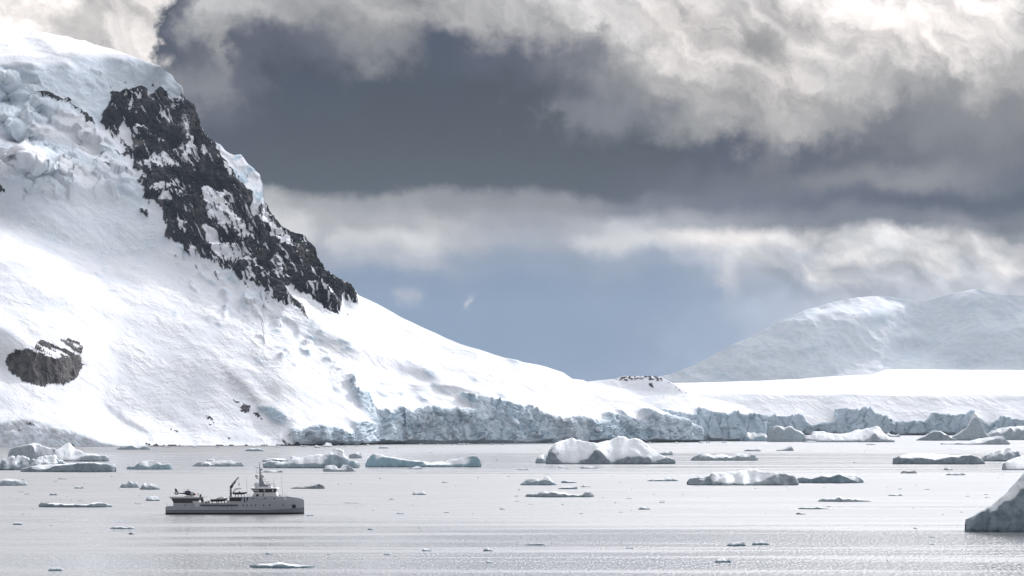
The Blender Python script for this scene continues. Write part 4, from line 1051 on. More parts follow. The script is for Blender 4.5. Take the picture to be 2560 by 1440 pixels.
berg(IB, 'great dark-faced berg rising steeply at the right edge', IB, 1331,
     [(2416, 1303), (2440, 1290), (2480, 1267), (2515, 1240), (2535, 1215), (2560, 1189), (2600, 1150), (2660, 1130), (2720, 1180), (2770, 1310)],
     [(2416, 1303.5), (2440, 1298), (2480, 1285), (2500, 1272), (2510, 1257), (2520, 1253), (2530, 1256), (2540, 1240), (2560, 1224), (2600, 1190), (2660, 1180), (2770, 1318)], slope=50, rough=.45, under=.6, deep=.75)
# smaller floes that can be told apart by where they lie
for x0, x1, yt, b, lab, kw in (
    (300, 347, 1202, 1219, 'small domed ice hump, first of two above the ship stern', dict(ratio=.6)),
    (350, 400, 1208, 1224, 'small domed ice hump, nearer of two above the ship stern', dict(ratio=.45)),
    (365, 399, 1240, 1252, 'little ragged floe just left of the ship stern', dict(rough=2)),
    (337, 353, 1256, 1260, 'flat ice scrap left of the stern, under the little ragged floe', {}),
    (516, 538, 1146, 1153, 'small white cap of ice behind the pale lumpy floe', {}),
    (611, 662, 1119, 1128, 'blue-grey floe close to the shore under the glacier tongue', dict(ratio=.7, tint=.4)),
    (292, 376, 1112, 1124, 'long pale slab of ice grounded on the shore by two dark boulders', dict(ratio=.6, tint=.3)),
    (145, 168, 1195.5, 1198, 'dark lens-shaped floe under the long dark-faced floe', dict(ratio=.8)),
    (185, 210, 1215.5, 1221, 'small forked floe in the bright water left of the ship', {}),
    (124, 143, 1232, 1238, 'small pointed growler above the long two-ended floe', dict(ratio=.6)),
    (61, 74, 1233, 1236, 'thin ice sliver left of the small pointed growler', {}),
    (32, 56, 1305, 1312, 'blue growler in the grey near water at far left', dict(tint=.8)),
    (275, 336, 1316, 1322, 'white flat floe in the grey near water under the ship stern', dict(ratio=.5, tint=.3)),
    (120, 157, 1418, 1427, 'blue fragment near the bottom left corner', dict(tint=.9)),
    (658, 709, 1175, 1181, 'thin white floe just above the ship radar domes', {}),
    (1031, 1065, 1227, 1237, 'small pyramid of blue ice alone in the bright middle water', dict(tint=.5)),
    (1105, 1117, 1203, 1207, 'tiny blue growler above the small blue pyramid', dict(tint=.4)),
    (766, 785, 1285, 1290, 'little blue floe off the ship bow', dict(tint=.6)),
    (992, 1011, 1281, 1285, 'tiny flat blue floe, right of the bow by a ship length', dict(tint=.5)),
    (1055, 1079, 1371, 1378, 'pale blue rounded growler in the near water, middle', dict(tint=.6)),
    (960, 976, 1382, 1387, 'faint blue scrap of ice on the white streak', dict(tint=.5)),
    (1208, 1232, 1369, 1378, 'winged blue growler in the near water', dict(tint=.6)),
    (1214, 1231, 1401, 1407, 'blue scrap below the winged growler', dict(tint=.6)),
    (1315, 1367, 1359, 1363, 'long thin blue-grey sliver in the near water', dict(tint=.5, ratio=.7)),
    (919, 934, 1321, 1324.5, 'small blue patch of ice below and right of the bow', dict(tint=.5)),
    (664, 682, 1380, 1386, 'pale scrap above the thin wide floe', {}),
    (1292, 1323, 1171, 1175, 'thin white floe left of the largest berg', {}),
    (1395, 1410, 1164, 1170, 'small blue lump in front of the largest berg', dict(tint=.6)),
    (1413, 1425, 1168, 1171.5, 'small grey sliver beside the blue lump', dict(tint=.4)),
    (1450, 1494, 1165.5, 1171, 'flat white strip of ice in front of the largest berg', {}),
    (1595, 1626, 1267, 1274, 'lone small white floe in the middle of the bright streaks', {}),
    (1817, 1866, 1354, 1365, 'larger of two pale blue floes in the near water', dict(tint=.5)),
    (1880, 1923, 1351, 1362, 'darker of two pale blue floes in the near water', dict(tint=.6, ratio=.6)),
    (1787, 1829, 1394, 1406, 'clear blue floe lowest in the picture right of the middle', dict(tint=.9)),
    (1565, 1585, 1367, 1371, 'tiny flat floe left of two pale blue floes', {}),
    (2251, 2293, 1176, 1183.5, 'small dirty brown floe below the flat-topped berg', dict(grit=.9, rough=1.6)),
    (2359, 2384, 1169, 1175, 'small white wedge of ice below the flat-topped berg', {}),
    (2364, 2415, 1182, 1188, 'low dark-sided scrap left of the notched white berg', dict(ratio=.5)),
    (2220, 2257, 1235, 1239.5, 'thin sliver floating left of the great dark-faced berg', {}),
    (2284, 2294, 1317, 1322, 'tiny dark chunk left of the foot of the great berg', dict(grit=.6)),
    (1648, 1664, 1254, 1257, 'thin ice scrap in the bright water under the furrowed berg', {}),
    (2159, 2163, 1127, 1130, 'speck of ice in front of the far shelf', {}),
    (2165, 2190, 1108, 1112, 'small white floe below the sunlit wedge berg', {}),
    (2350, 2384, 1106, 1111, 'small floe touching the left tip of the humped white berg', {}),
    (2010, 2045, 1102, 1106, 'low ice lump left of the sunlit wedge berg', {}),
    (860, 900, 1255, 1258, 'thin ice scrap just right of the bow in bright water', {}),
    (946, 972, 1115, 1121, 'white growler close under the near ice cliff', {}),
    (808, 832, 1106, 1117, 'bluish ice block grounded below the near ice cliff', dict(tint=.4)),
    (785, 800, 1113, 1119, 'low ice block beside the grounded bluish block', dict(tint=.2))):
    berg('growler' if x1 - x0 < 45 else FL, lab, 'ice chunk' if x1 - x0 < 45 else 'ice floe', b, auto(x0, x1, yt, b), **kw)
# scraps of brash nobody could tell apart
rs = np.random.RandomState(4)
for i in range(190):
    band = rs.rand()
    py = 1178 + rs.rand() * 110 if band < .72 else (1120 + rs.rand() * 55 if band < .88 else 1295 + rs.rand() * 135)
    px = rs.rand() * 2560
    if 400 < px < 775 and 1180 < py < 1300: continue
    w = 2.5 + rs.rand() ** 3 * 13
    h = .7 + rs.rand() * 1.6
    zone = 'far water off the ice cliffs' if py < 1178 else ('bright water of the middle bay' if py < 1292 else 'grey rippled water nearest the viewer')
    gr = .5 if rs.rand() < .25 else 0
    kind_ = 'dark stained' if gr else 'clean white'
    berg('brash_ice', 'tiny %s scrap of brash ice on the %s' % (kind_, zone), 'brash ice', py, auto(px, px + w, py - h, py, seed=i), ratio=.6, tint=rs.rand() * .6, grit=gr,
         group='tiny %s brash scraps on the %s' % (kind_, zone), seed=i + 50)
# line of small white blocks washed along the foot of the cliffs
for i in range(46):
    px = 300 + rs.rand() * 1560
    b = float(pl(shore + [(1900, 1103)], px)) + 1.6 + rs.rand() * 1.5
    w = 4 + rs.rand() * 11
    berg('shore_ice', 'small white ice block washed up along the foot of the glacier cliffs', 'shore ice', b, auto(px, px + w, b - 1.5 - rs.rand() * 3, b, seed=i + 300), ratio=.5,
         group='small ice blocks along the foot of the cliffs', seed=i + 400)


# ---------------------------------------------------------------- ship
C = dict(
    hull=plain('ship_grey_paint', (0.40, 0.41, 0.45), .42, var=.06, scale=.35),
    hull2=plain('ship_light_paint', (0.58, 0.59, 0.62), .42, var=.05, scale=.35),
    white=plain('white_enamel', (0.70, 0.71, 0.72), .4, var=.05),
    black=plain('boot_black', (0.018, 0.02, 0.028), .45, var=.2),
    dark=plain('dark_recess', (0.035, 0.038, 0.048), .6, var=.2),
    glass=plain('dark_glass', (0.012, 0.016, 0.02), .08, var=.1, spec=.8),
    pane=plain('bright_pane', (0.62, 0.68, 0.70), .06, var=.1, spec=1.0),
    low=plain('ship_lower_shade_grey', (0.22, 0.23, 0.265), .42, var=.08, scale=.35),
    slot=plain('painted_shade_grey', (0.10, 0.105, 0.125), .6, var=.15),  # shade of the side opening and helideck flare, put into the colour
    mast=plain('mast_grey', (0.24, 0.25, 0.28), .45, var=.08),
    deck=plain('deck_grey', (0.33, 0.32, 0.31), .7, var=.12),
    steel=plain('worn_steel', (0.20, 0.20, 0.22), .5, .3, var=.15),
    red=plain('red_cover', (0.28, 0.03, 0.035), .55),
    navy=plain('navy_paint', (0.022, 0.028, 0.065), .3, var=.1, spec=.6),
    rubber=plain('black_rubber', (0.02, 0.02, 0.022), .65, var=.2),
    tan=plain('tan_gear', (0.34, 0.30, 0.27), .75, var=.2),
    orange=plain('orange_gear', (0.55, 0.24, 0.06), .6),
)

class MB:
    def __init__(s): s.v, s.f = [], []
    def add(s, v, f):
        k = len(s.v); s.v += [tuple(p) for p in v]; s.f += [tuple(i + k for i in q) for q in f]; return s
    def box(s, x0, x1, y0, y1, z0, z1, tx=0.0, ty=0.0):
        """tx, ty: inset of the top"""
        v = [(x0, y0, z0), (x1, y0, z0), (x1, y1, z0), (x0, y1, z0), (x0 + tx, y0 + ty, z1), (x1 - tx, y0 + ty, z1), (x1 - tx, y1 - ty, z1), (x0 + tx, y1 - ty, z1)]
        return s.add(v, [(0, 3, 2, 1), (4, 5, 6, 7), (0, 1, 5, 4), (1, 2, 6, 5), (2, 3, 7, 6), (3, 0, 4, 7)])
    def side(s, prof, y0, y1, y0t=None, y1t=None, zt=None, zb=None):
        """profile in x, z pushed across the beam; y may change with height"""
        n = len(prof)
        def yy(zv, a, b):
            if b is None: return a
            return a + (b - a) * (zv - zb) / (zt - zb)
        v = [(x, yy(zv, y0, y0t), zv) for x, zv in prof] + [(x, yy(zv, y1, y1t), zv) for x, zv in prof]
        f = [tuple(range(n)), tuple(range(2 * n - 1, n - 1, -1))] + [(i, n + i, n + (i + 1) % n, (i + 1) % n) for i in range(n)]
        return s.add(v, f)
    def tube(s, pts, r, n=8, r2=None):
        pts = [Vector(p) for p in pts]; m = len(pts); v = []
        for i, p in enumerate(pts):
            d = (pts[min(i + 1, m - 1)] - pts[max(i - 1, 0)]).normalized()
            a = d.orthogonal().normalized(); b = d.cross(a)
            rr = r if r2 is None else r + (r2 - r) * i / (m - 1)
            v += [p + (a * math.cos(2 * math.pi * k / n) + b * math.sin(2 * math.pi * k / n)) * rr for k in range(n)]
        f = [(i * n + k, i * n + (k + 1) % n, (i + 1) * n + (k + 1) % n, (i + 1) * n + k) for i in range(m - 1) for k in range(n)]
        f += [tuple(range(n))[::-1], tuple((m - 1) * n + k for k in range(n))]
        return s.add(v, f)
    def ball(s, c, r, nu=14, nv=9, sz=1.0, zmin=-1.0):
        v = []; 
        for j in range(nv + 1):
            t = -math.pi / 2 + math.pi * j / nv
            zz = max(math.sin(t), zmin)
            for i in range(nu):
                a = 2 * math.pi * i / nu
                v.append((c[0] + r * math.cos(t) * math.cos(a), c[1] + r * math.cos(t) * math.sin(a), c[2] + r * zz * sz))
        f = [(j * nu + i, j * nu + (i + 1) % nu, (j + 1) * nu + (i + 1) % nu, (j + 1) * nu + i) for j in range(nv) for i in range(nu)]
        return s.add(v, f)
    def disc(s, c, r, y0, y1, n=14, sx=1.0):
        """short cylinder whose axis runs across the beam"""
        v = [(c[0] + r * sx * math.cos(2 * math.pi * k / n), y, c[1] + r * math.sin(2 * math.pi * k / n)) for y in (y0, y1) for k in range(n)]
        f = [tuple(range(n)), tuple(range(2 * n - 1, n - 1, -1))] + [(k, n + k, n + (k + 1) % n, (k + 1) % n) for k in range(n)]
        return s.add(v, f)
    def build(s, name, mat, parent, smooth=False):
        o = mesh_obj(name, s.v, s.f, mat, parent, smooth)
        bm = bmesh.new(); bm.from_mesh(o.data); bmesh.ops.remove_doubles(bm, verts=bm.verts, dist=1e-4); bmesh.ops.recalc_face_normals(bm, faces=bm.faces); bm.to_mesh(o.data); bm.free()
        return o

def empty(name, loc, label=None, cat=None, group=None, rz=0.0):
    o = bpy.data.objects.new(name, None); o.empty_display_size = 1.0
    COL.objects.link(o); o.location = loc; o.rotation_euler = (0, 0, rz)
    return set_tags(o, label, cat, group)

SHIP_PY = 1286.0
SY = sea_dist(SHIP_PY)
SS = SY / F                                   # metres per photograph pixel at the ship
SHIP = Vector(((413.5 - 1280) * SS, SY + 6.4, 0.0))
ship = empty('support_ship', SHIP, 'grey expedition support ship with a helideck, crane and tall mast', 'ship')

# --- hull: sections along the length
def half_beam(x, zv):
    full = 6.4
    t = max(0.0, (x - 42) / 28.0)
    wl = full * (1 - t ** 2.0) + 0.12          # fine at the waterline
    up = full * (1 - t ** 3.6) + 0.30          # fuller above
    k = min(1.0, max(0.0, zv / 6.5))
    b = wl + (up - wl) * k
    if zv < 0.9: b -= 0.25 * (0.9 - zv)
    if x < 1.5: b -= 0.35 * (1 - x / 1.5)
    return max(b, .12)
top_line = [(0, 3.86), (17.0, 3.86), (17.6, 5.6), (41.0, 5.6), (44.0, 8.95), (61.6, 9.1), (64, 8.7), (66.5, 8.2), (68.6, 7.75), (69.7, 7.35), (70, 6.9)]
xs = [0, .4, 1.5, 4, 8, 12, 16.9, 17.6, 22, 27, 32, 36, 40.9, 44, 47, 50, 53, 56, 58, 60, 62, 63.5, 65, 66.3, 67.5, 68.5, 69.3, 69.75, 70]
hull = MB(); band = MB()
def loft(mb, zs_of):
    ring = []
    for x in xs:
        zs = zs_of(x)
        ring.append([(x, -half_beam(x, zz), zz) for zz in zs] + [(x, half_beam(x, zz), zz) for zz in reversed(zs)])
    n = len(ring[0]); v = [p for r_ in ring for p in r_]
    f = [(i * n + k, (i + 1) * n + k, (i + 1) * n + (k + 1) % n, i * n + (k + 1) % n) for i in range(len(xs) - 1) for k in range(n)]
    f += [tuple(range(n)), tuple((len(xs) - 1) * n + k for k in reversed(range(n)))]
    mb.add(v, f)
def hull_z(x):
    tp = float(pl(top_line, x))
    return [.75] + [.75 + (tp - .75) * q for q in (.12, .3, .5, .75, 1.0)]
loft(hull, hull_z)
hull_o = hull.build('hull', C['hull'], ship)
loft(band, lambda x: [-1.8, -.6, .2, .745])
band.build('boot_stripe', C['black'], ship)
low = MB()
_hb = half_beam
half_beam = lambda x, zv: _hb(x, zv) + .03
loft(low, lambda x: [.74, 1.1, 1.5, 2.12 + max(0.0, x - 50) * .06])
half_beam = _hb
low.build('lower_hull_shade', C['low'], ship)  # darker band: shade below the flare of the hull put into the colour
for zz, x1 in ((2.62, 49.0), (2.15, 49.0), (.95, 69.0)):
    mb = MB()
    for sgn in (-1, 1):
        pts = [(x, sgn * (half_beam(x, zz) + .04), zz) for x in np.linspace(.6, x1, 24)]
        mb.tube(pts, .14, 6)
    mb.build('rubbing_strake', C['hull2'] if zz > 2.3 else C['steel'], ship)
N_SIDE = lambda x, zz: -half_beam(x, zz)
# --- portholes, ports
def port(x, zz, w=.50, h=.33, par=None):
    y = N_SIDE(x, zz)
    rim = MB().disc((x, zz), h * 1.3, y - .05, y + .2, 14, w / h).build('porthole', C['hull2'], hull_o)
    MB().disc((x, zz), h, y - .09, y + .1, 14, w / h).build('porthole_glass', C['glass'], hull_o)
for zx in (1325, 1380, 1440, 1497, 1617, 1710, 1900): port((zx - 195) / 28.5, 4.75)
for zx in (1468, 1640, 1775): port((zx - 195) / 28.5, 8.05)
for zx in (380, 570, 818, 930, 1095, 1150): port((zx - 195) / 28.5, 2.95, .26, .2)
def panel(name, poly, off, mat, par, thick=.12, y=None):
    """flat plate on the near side of the ship, outline in x, z"""
    mb = MB(); n = len(poly)
    ys = [(N_SIDE(x, zz) if y is None else y) - off for x, zz in poly]
    v = [(x, q, zz) for (x, zz), q in zip(poly, ys)] + [(x, q + thick, zz) for (x, zz), q in zip(poly, ys)]
    f = [tuple(range(n)), tuple(range(2 * n - 1, n - 1, -1))] + [(i, n + i, n + (i + 1) % n, (i + 1) % n) for i in range(n)]
    return mb.add(v, f).build(name, mat, par)
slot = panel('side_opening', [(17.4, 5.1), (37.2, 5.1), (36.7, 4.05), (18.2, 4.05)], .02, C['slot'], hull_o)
panel('opening_lip', [(17.3, 5.12), (37.3, 5.12), (37.1, 5.3), (17.1, 5.3)], .16, C['hull2'], slot)
panel('opening_sill', [(18.3, 4.03), (36.6, 4.03), (36.5, 3.9), (18.5, 3.9)], .14, C['hull2'], slot)
for zx in (1020, 1100, 1155):
    x = (zx - 195) / 28.5
    panel('doorway', [(x - .28, 4.95), (x + .28, 4.95), (x + .28, 4.1), (x - .28, 4.1)], .06, C['dark'], slot)
pk = panel('anchor_pocket', [(64.0, 4.9), (65.9, 4.9), (66.1, .6), (64.5, .6)], .03, C['slot'], hull_o)
panel('pocket_recess', [(64.05, 4.88), (65.88, 4.88), (65.95, 3.1), (64.25, 3.1)], .07, C['black'], pk)
panel('stem_guard', [(69.45, 3.6), (69.92, 3.6), (69.92, .8), (69.5, .8)], .04, C['steel'], hull_o)
panel('bow_window', [(59.9, 8.7), (60.9, 8.7), (61.6, 7.35), (60.7, 7.35)], .05, C['white'], hull_o)  # white plate: the window's reflection is put into the colour
panel('bow_bulwark_cap', [(61.5, 9.12), (64, 8.75), (66.5, 8.25), (68.6, 7.8), (69.6, 7.4), (69.6, 7.55), (68.6, 7.98), (66.5, 8.44), (64, 8.93), (61.5, 9.28)], .05, C['hull2'], hull_o)
panel('chine_knuckle', [(50, 3.55), (62, 5.3), (64, 5.55), (64, 5.45), (62, 5.2), (50, 3.45)], .05, C['hull2'], hull_o)
# --- stern
st = MB().box(3.85, 17.5, -5.9, 5.9, 3.86, 5.75, .0, .15).build('stern_house', C['hull'], ship)
for x in (9.65, 10.7): panel('vent_port', [(x - .3, 4.85), (x + .3, 4.85), (x + .3, 4.5), (x - .3, 4.5)], .05, C['black'], st, y=-5.85)
hd = MB().side([(2.45, 8.62), (2.45, 8.95), (19.6, 8.95), (19.6, 8.62)], -6.5, 6.5).build('helideck', C['deck'], ship)
MB().side([(3.9, 5.75), (2.6, 8.6), (18.0, 8.6), (17.2, 7.6), (14.4, 5.75)], -4.6, 4.6, -6.45, 6.45, 8.6, 5.75).build('helideck_flare', C['slot'], ship)  # dark colour stands in for the shade under the overhanging deck
MB().side([(2.3, 8.2), (2.3, 9.0), (17.6, 9.0), (17.2, 8.2)], -6.58, -6.5).build('deck_edge_plate', C['hull2'], hd)
MB().box(.7, 2.5, -5.0, 5.0, 8.80, 8.90).build('safety_net', C['steel'], hd)
MB().side([(13.6, 6.75), (16.4, 6.75), (18.6, 5.62), (17.7, 3.87), (15.3, 3.87)], -6.5, -6.1).build('side_wing', C['hull2'], ship)
MB().tube([(.6, -2, 3.8), (-.35, -2, 5.95)], .05, 6).build('ensign_staff', C['steel'], ship)
MB().box(.15, 3.8, -5.7, 5.7, 3.84, 3.98).build('stern_deck', C['deck'], ship)
# --- main deck and superstructure
MB().box(17.7, 40.9, -5.9, 5.9, 5.25, 5.64).build('main_deck', C['deck'], ship)
sup = MB().side([(32.4, 5.6), (32.4, 8.6), (32.2, 8.62), (32.2, 9.0), (44.3, 9.0), (44.3, 8.6), (41.4, 5.6)], -6.0, 6.0).build('superstructure', C['hull'], ship)
panel('boat_deck_edge', [(32.1, 9.02), (44.2, 9.02), (44.2, 8.72), (32.1, 8.72)], .12, C['hull2'], sup, y=-6.3)
op = panel('garage_opening', [(32.65, 8.45), (39.1, 8.45), (38.4, 6.65), (32.65, 6.65)], .02, C['black'], sup, y=-6.0)
for zz in (7.2, 7.8): panel('shutter_rail', [(32.7, zz + .06), (38.7, zz + .06), (38.7, zz), (32.7, zz)], .06, C['dark'], op, y=-6.0)
panel('stairwell', [(39.9, 8.45), (42.4, 8.45), (41.4, 6.1), (39.9, 6.1)], .02, C['dark'], sup, y=-6.0)
panel('strut', [(40.6, 8.45), (41.1, 8.45), (41.1, 6.1), (40.6, 6.1)], .10, C['hull2'], sup, y=-6.0)
panel('slanted_strut', [(42.4, 8.5), (42.95, 8.5), (41.9, 6.05), (41.35, 6.05)], .10, C['hull2'], sup, y=-6.0)
MB().box(43.6, 61.6, -5.2, 5.2, 8.7, 9.06).build('foredeck', C['deck'], ship)
panel('bridge_wing_shelf', [(46.4, 8.75), (50.2, 8.75), (49.6, 8.4), (47.0, 8.4)], .30, C['hull2'], hull_o, .5)
dh = MB().side([(43.7, 9.0), (44.9, 11.15), (55.9, 11.15), (56.6, 9.4), (57.6, 9.0)], -4.6, 4.6).build('deckhouse', C['white'], ship)
panel('life_raft', [(46.0, 10.2), (47.3, 10.2), (47.3, 9.3), (46.0, 9.3)], .5, C['dark'], dh, .5, y=-4.6)
panel('house_door', [(49.2, 10.7), (49.9, 10.7), (49.9, 9.1), (49.2, 9.1)], .04, C['steel'], dh, y=-4.6)
# --- wheelhouse
wh = MB().side([(44.75, 11.15), (43.45, 13.0), (56.55, 13.0), (55.95, 11.15)], -4.7, 4.7, -5.2, 5.2, 13.0, 11.15).build('wheelhouse', C['glass'], ship)
xb = np.linspace(44.95, 55.8, 12); xt = np.linspace(43.75, 56.3, 12)
for i in range(11):
    a0, a1, b0, b1 = xb[i] + .2, xb[i + 1] - .2, xt[i] + .2, xt[i + 1] - .2
    lo, hi = .25, .78
    q = lambda a, b, k: a + (b - a) * k
    bright = i in (0, 1, 2, 5, 9)  # pale colour stands in for daylight passing through from the far windows
    yv = lambda k: -(4.7 + .5 * k) - .04
    v = [(q(a0, b0, lo), yv(lo), 11.15 + 1.85 * lo), (q(a1, b1, lo), yv(lo), 11.15 + 1.85 * lo), (q(a1, b1, hi), yv(hi), 11.15 + 1.85 * hi), (q(a0, b0, hi), yv(hi), 11.15 + 1.85 * hi)]
    v += [(x, y + .03, zz) for x, y, zz in v]
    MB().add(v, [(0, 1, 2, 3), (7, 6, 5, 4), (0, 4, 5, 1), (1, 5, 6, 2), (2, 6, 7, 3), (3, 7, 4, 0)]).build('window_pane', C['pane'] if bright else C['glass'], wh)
rf = MB().side([(43.0, 13.0), (43.2, 13.32), (56.4, 13.32), (56.9, 13.0)], -5.4, 5.4).build('wheelhouse_roof', C['white'], ship)
MB().box(47.2, 53.6, -2.6, 2.6, 13.32, 14.0, .4, .3).build('roof_house', C['hull2'], rf)
# --- mast
mast = MB().tube([(47.9, 0, 13.3), (47.7, 0, 17.5), (47.35, 0, 25.0)], .95, 12, .26).build('mast', C['mast'], ship, True)
MB().side([(47.2, 13.3), (47.0, 17.8), (48.6, 17.8), (49.9, 15.2), (51.6, 14.6), (51.6, 13.3)], -.8, .8).build('mast_foot', C['mast'], mast)
MB().tube([(47.25, 0, 24.9), (47.2, 0, 26.2)], .10, 6).build('masthead_pole', C['dark'], mast)
for x, zz, r in ((45.75, 19.35, .95), (48.75, 19.35, .98)):
    d_ = MB().ball((x, 0, zz), r).build('satellite_dome', C['hull2'], mast, True)
    MB().tube([(x, 0, zz - 1.5), (x, 0, zz - .7)], .3, 8).build('dome_stand', C['hull2'], d_)
d_ = MB().ball((45.9, -1.2, 14.9), 1.35).build('satellite_dome', C['hull2'], ship, True)
MB().tube([(45.9, -1.2, 13.32), (45.9, -1.2, 14.4)], 1.0, 12).build('dome_stand', C['hull2'], d_)
MB().tube([(45.6, 0, 18.0), (49.0, 0, 18.0)], .16, 8).build('crosstree', C['hull2'], mast)
MB().tube([(45.2, 0, 23.6), (49.1, 0, 23.6)], .09, 6).build('yardarm', C['steel'], mast)
MB().tube([(45.4, 0, 21.3), (49.0, 0, 21.3)], .08, 6).build('yardarm', C['steel'], mast)
MB().tube([(45.4, 0, 23.6), (47.2, 0, 22.4)], .05, 6).build('stay', C['steel'], mast)
for x, zz in ((45.3, 23.75), (49.0, 23.75), (45.5, 21.45), (48.9, 21.4), (48.5, 20.9)):
    MB().tube([(x, 0, zz - .2), (x, 0, zz + .45)], .10, 6).build('nav_lamp', C['dark'], mast)
MB().ball((48.2, 0, 22.7), .48, 10, 7).build('search_light', C['steel'], mast, True)
ra = MB().tube([(51.0, 0, 14.6), (51.0, 0, 16.3)], .42, 10, .22).build('radar_post', C['white'], ship)
MB().box(48.9, 53.0, -.1, .1, 16.3, 16.52).build('radar_scanner', C['white'], ra)
MB().box(48.6, 50.6, -.1, .1, 17.5, 17.68).build('radar_scanner', C['white'], mast)
MB().tube([(49.4, 0, 17.0), (49.6, 0, 17.5)], .2, 8).build('radar_bracket', C['white'], mast)
MB().ball((52.2, -.6, 14.9), .75, 10, 7, 1.2).build('satellite_dome', C['hull2'], ship, True)
fr = MB()
for y in (-1.5, 1.5): fr.tube([(52.9, y, 13.3), (52.9, y, 15.4), (55.0, y, 15.4), (55.0, y, 13.3)], .07, 6)
fr.build('antenna_frame', C['steel'], rf)
for x0, z0, x1, z1 in ((41.25, 9.0, 40.95, 19.0), (55.0, 9.0, 54.55, 18.5), (59.3, 9.0, 58.6, 19.6)):
    MB().tube([(x0, -3.4, z0), (x1, -3.4, z1)], .075, 6, .045).build('whip_antenna', C['steel'], ship)
for a, b in ((57.6, 61.6), (41.4, 43.4)):
    mb = MB()
    for x in np.arange(a, b + .01, .8): mb.tube([(x, -5.0, 9.0), (x, -5.0, 10.1)], .035, 5)
    for zz in (9.55, 10.1): mb.tube([(a, -5.0, zz), (b, -5.0, zz)], .035, 5)
    mb.build('guard_rail', C['steel'], ship)
MB().ball((57.6, 0, 9.4), 1.0, 10, 7, .7).build('windlass_cover', C['white'], ship, True)
mb = MB().tube([(69.0, 0, 7.6), (69.0, 0, 9.3)], .04, 5); mb.build('jack_staff', C['steel'], ship)
# --- crane on the boat deck
cr = MB().tube([(32.9, -3.5, 8.9), (32.9, -3.5, 14.0)], .62, 12, .5).build('crane_post', C['mast'], ship, True)
MB().side([(32.5, 13.2), (32.6, 14.6), (33.6, 15.1), (34.2, 14.2), (33.5, 13.2)], -4.1, -2.9).build('crane_head', C['dark'], cr)
bd = MB()
a, b = Vector((33.2, -3.5, 14.4)), Vector((36.9, -3.5, 18.9))
dr = (b - a).normalized(); up = Vector((-dr.z, 0, dr.x))
prof = [a - up * .38, b - up * .22, b + up * .22, a + up * .38]
bd.side([(p.x, p.z) for p in prof], -3.8, -3.2).build('crane_boom', C['steel'], cr)
MB().tube([(33.9, -3.9, 14.3), (35.6, -3.9, 16.6)], .16, 8).build('hydraulic_ram', C['dark'], cr)
MB().tube([(33.0, -3.1, 15.1), (36.2, -3.1, 18.6)], .06, 6).build('cable', C['dark'], cr)
hk = MB().tube([(37.05, -3.5, 18.7), (37.1, -3.5, 12.8)], .055, 6).build('hoist_wire', C['dark'], cr)
MB().ball((37.1, -3.5, 15.2), .24, 8, 6, 2.6).build('hook_block', C['black'], hk, True)
dv = MB()
dv.side([(33.4, 10.4), (35.0, 12.6), (35.2, 13.15), (38.6, 13.15), (38.6, 12.85), (35.5, 12.75), (34.1, 10.4)], -4.6, -4.2)
dv.build('boat_davit', C['mast'], ship)

# --- boats and gear standing on the ship
def boat(name, label, loc, L, W, Hh, tube_r, hullm, tubem, console=True, engine=True, group=None):
    r_ = empty(name, loc, label, 'boat', group)
    n = 12; prof = []
    mb = MB(); v = []; ring = 7
    for i in range(n):
        t = i / (n - 1); x = L * t
        w = W * .5 * (1 - max(0, (t - .55) / .45) ** 2 * .95); kz = Hh * .55 * max(0, (t - .5) / .5) ** 2
        v += [(x, -w, Hh * .75 + kz * .3), (x, -w * .9, Hh * .4 + kz * .6), (x, -w * .45, .12 + kz), (x, 0, kz), (x, w * .45, .12 + kz), (x, w * .9, Hh * .4 + kz * .6), (x, w, Hh * .75 + kz * .3)]
    f = [(i * ring + k, (i + 1) * ring + k, (i + 1) * ring + k + 1, i * ring + k + 1) for i in range(n - 1) for k in range(ring - 1)]
    f += [tuple(range(ring))] + [(i * ring, i * ring + ring - 1, (i + 1) * ring + ring - 1, (i + 1) * ring) for i in range(n - 1)]
    mb.add(v, f).build('hull', hullm, r_, True)
    pts = []
    for i in range(13):
        t = i / 12; w = W * .5 * (1 - max(0, (t - .55) / .45) ** 2 * .95)
        pts.append((L * t, -w, Hh * .75 + Hh * .25 * max(0, (t - .5) / .5) ** 2))
    MB().tube(pts, tube_r, 8).build('tube', tubem, r_, True)
    MB().tube([(x, -y, zz) for x, y, zz in pts], tube_r, 8).build('tube', tubem, r_, True)
    if console:
        MB().box(L * .38, L * .52, -.45, .45, Hh * .6, Hh * 1.45, .12, .08).build('console', C['dark'], r_)
        MB().box(L * .22, L * .33, -.5, .5, Hh * .6, Hh * 1.1, .05, .05).build('seat', C['rubber'], r_)
    if engine:
        MB().box(-.25, .5, -.35, .35, Hh * .7, Hh * 1.55, .12, .1).build('outboard_engine', C['black'], r_)
    return r_
sx, sy, sz_ = SHIP
t1 = boat('tender_boat', 'dark inflatable tender slung on the boat deck beside the crane', (sx + 34.2, sy - 3.4, 10.0), 6.9, 2.2, 1.1, .30, C['rubber'], C['black'])
MB().tube([(1.0, -1, 1.9), (1.6, -1, 2.5), (2.6, -1, 2.5)], .08, 6).build('roll_bar', C['black'], t1)
MB().box(3.6, 5.2, -1.15, -1.05, .95, 1.2).build('trim_strip', C['orange'], t1)
mb = MB()
for x in (35.2, 36.6, 38.2, 39.6): mb.box(x, x + .25, -4.3, -2.5, 9.0, 10.15)
mb.build('boat_cradle', C['steel'], ship)
t2 = boat('tender_boat', 'long dark tender stowed on the open main deck', (sx + 22.6, sy - 3.0, 6.35), 8.2, 2.6, 1.2, .34, C['black'], C['rubber'], True, False)
t3 = boat('tender_boat', 'white-topped small boat lying on the main deck behind the dark tender', (sx + 25.2, sy + 1.0, 6.9), 5.6, 2.4, 1.3, .3, C['white'], C['white'], False, False)
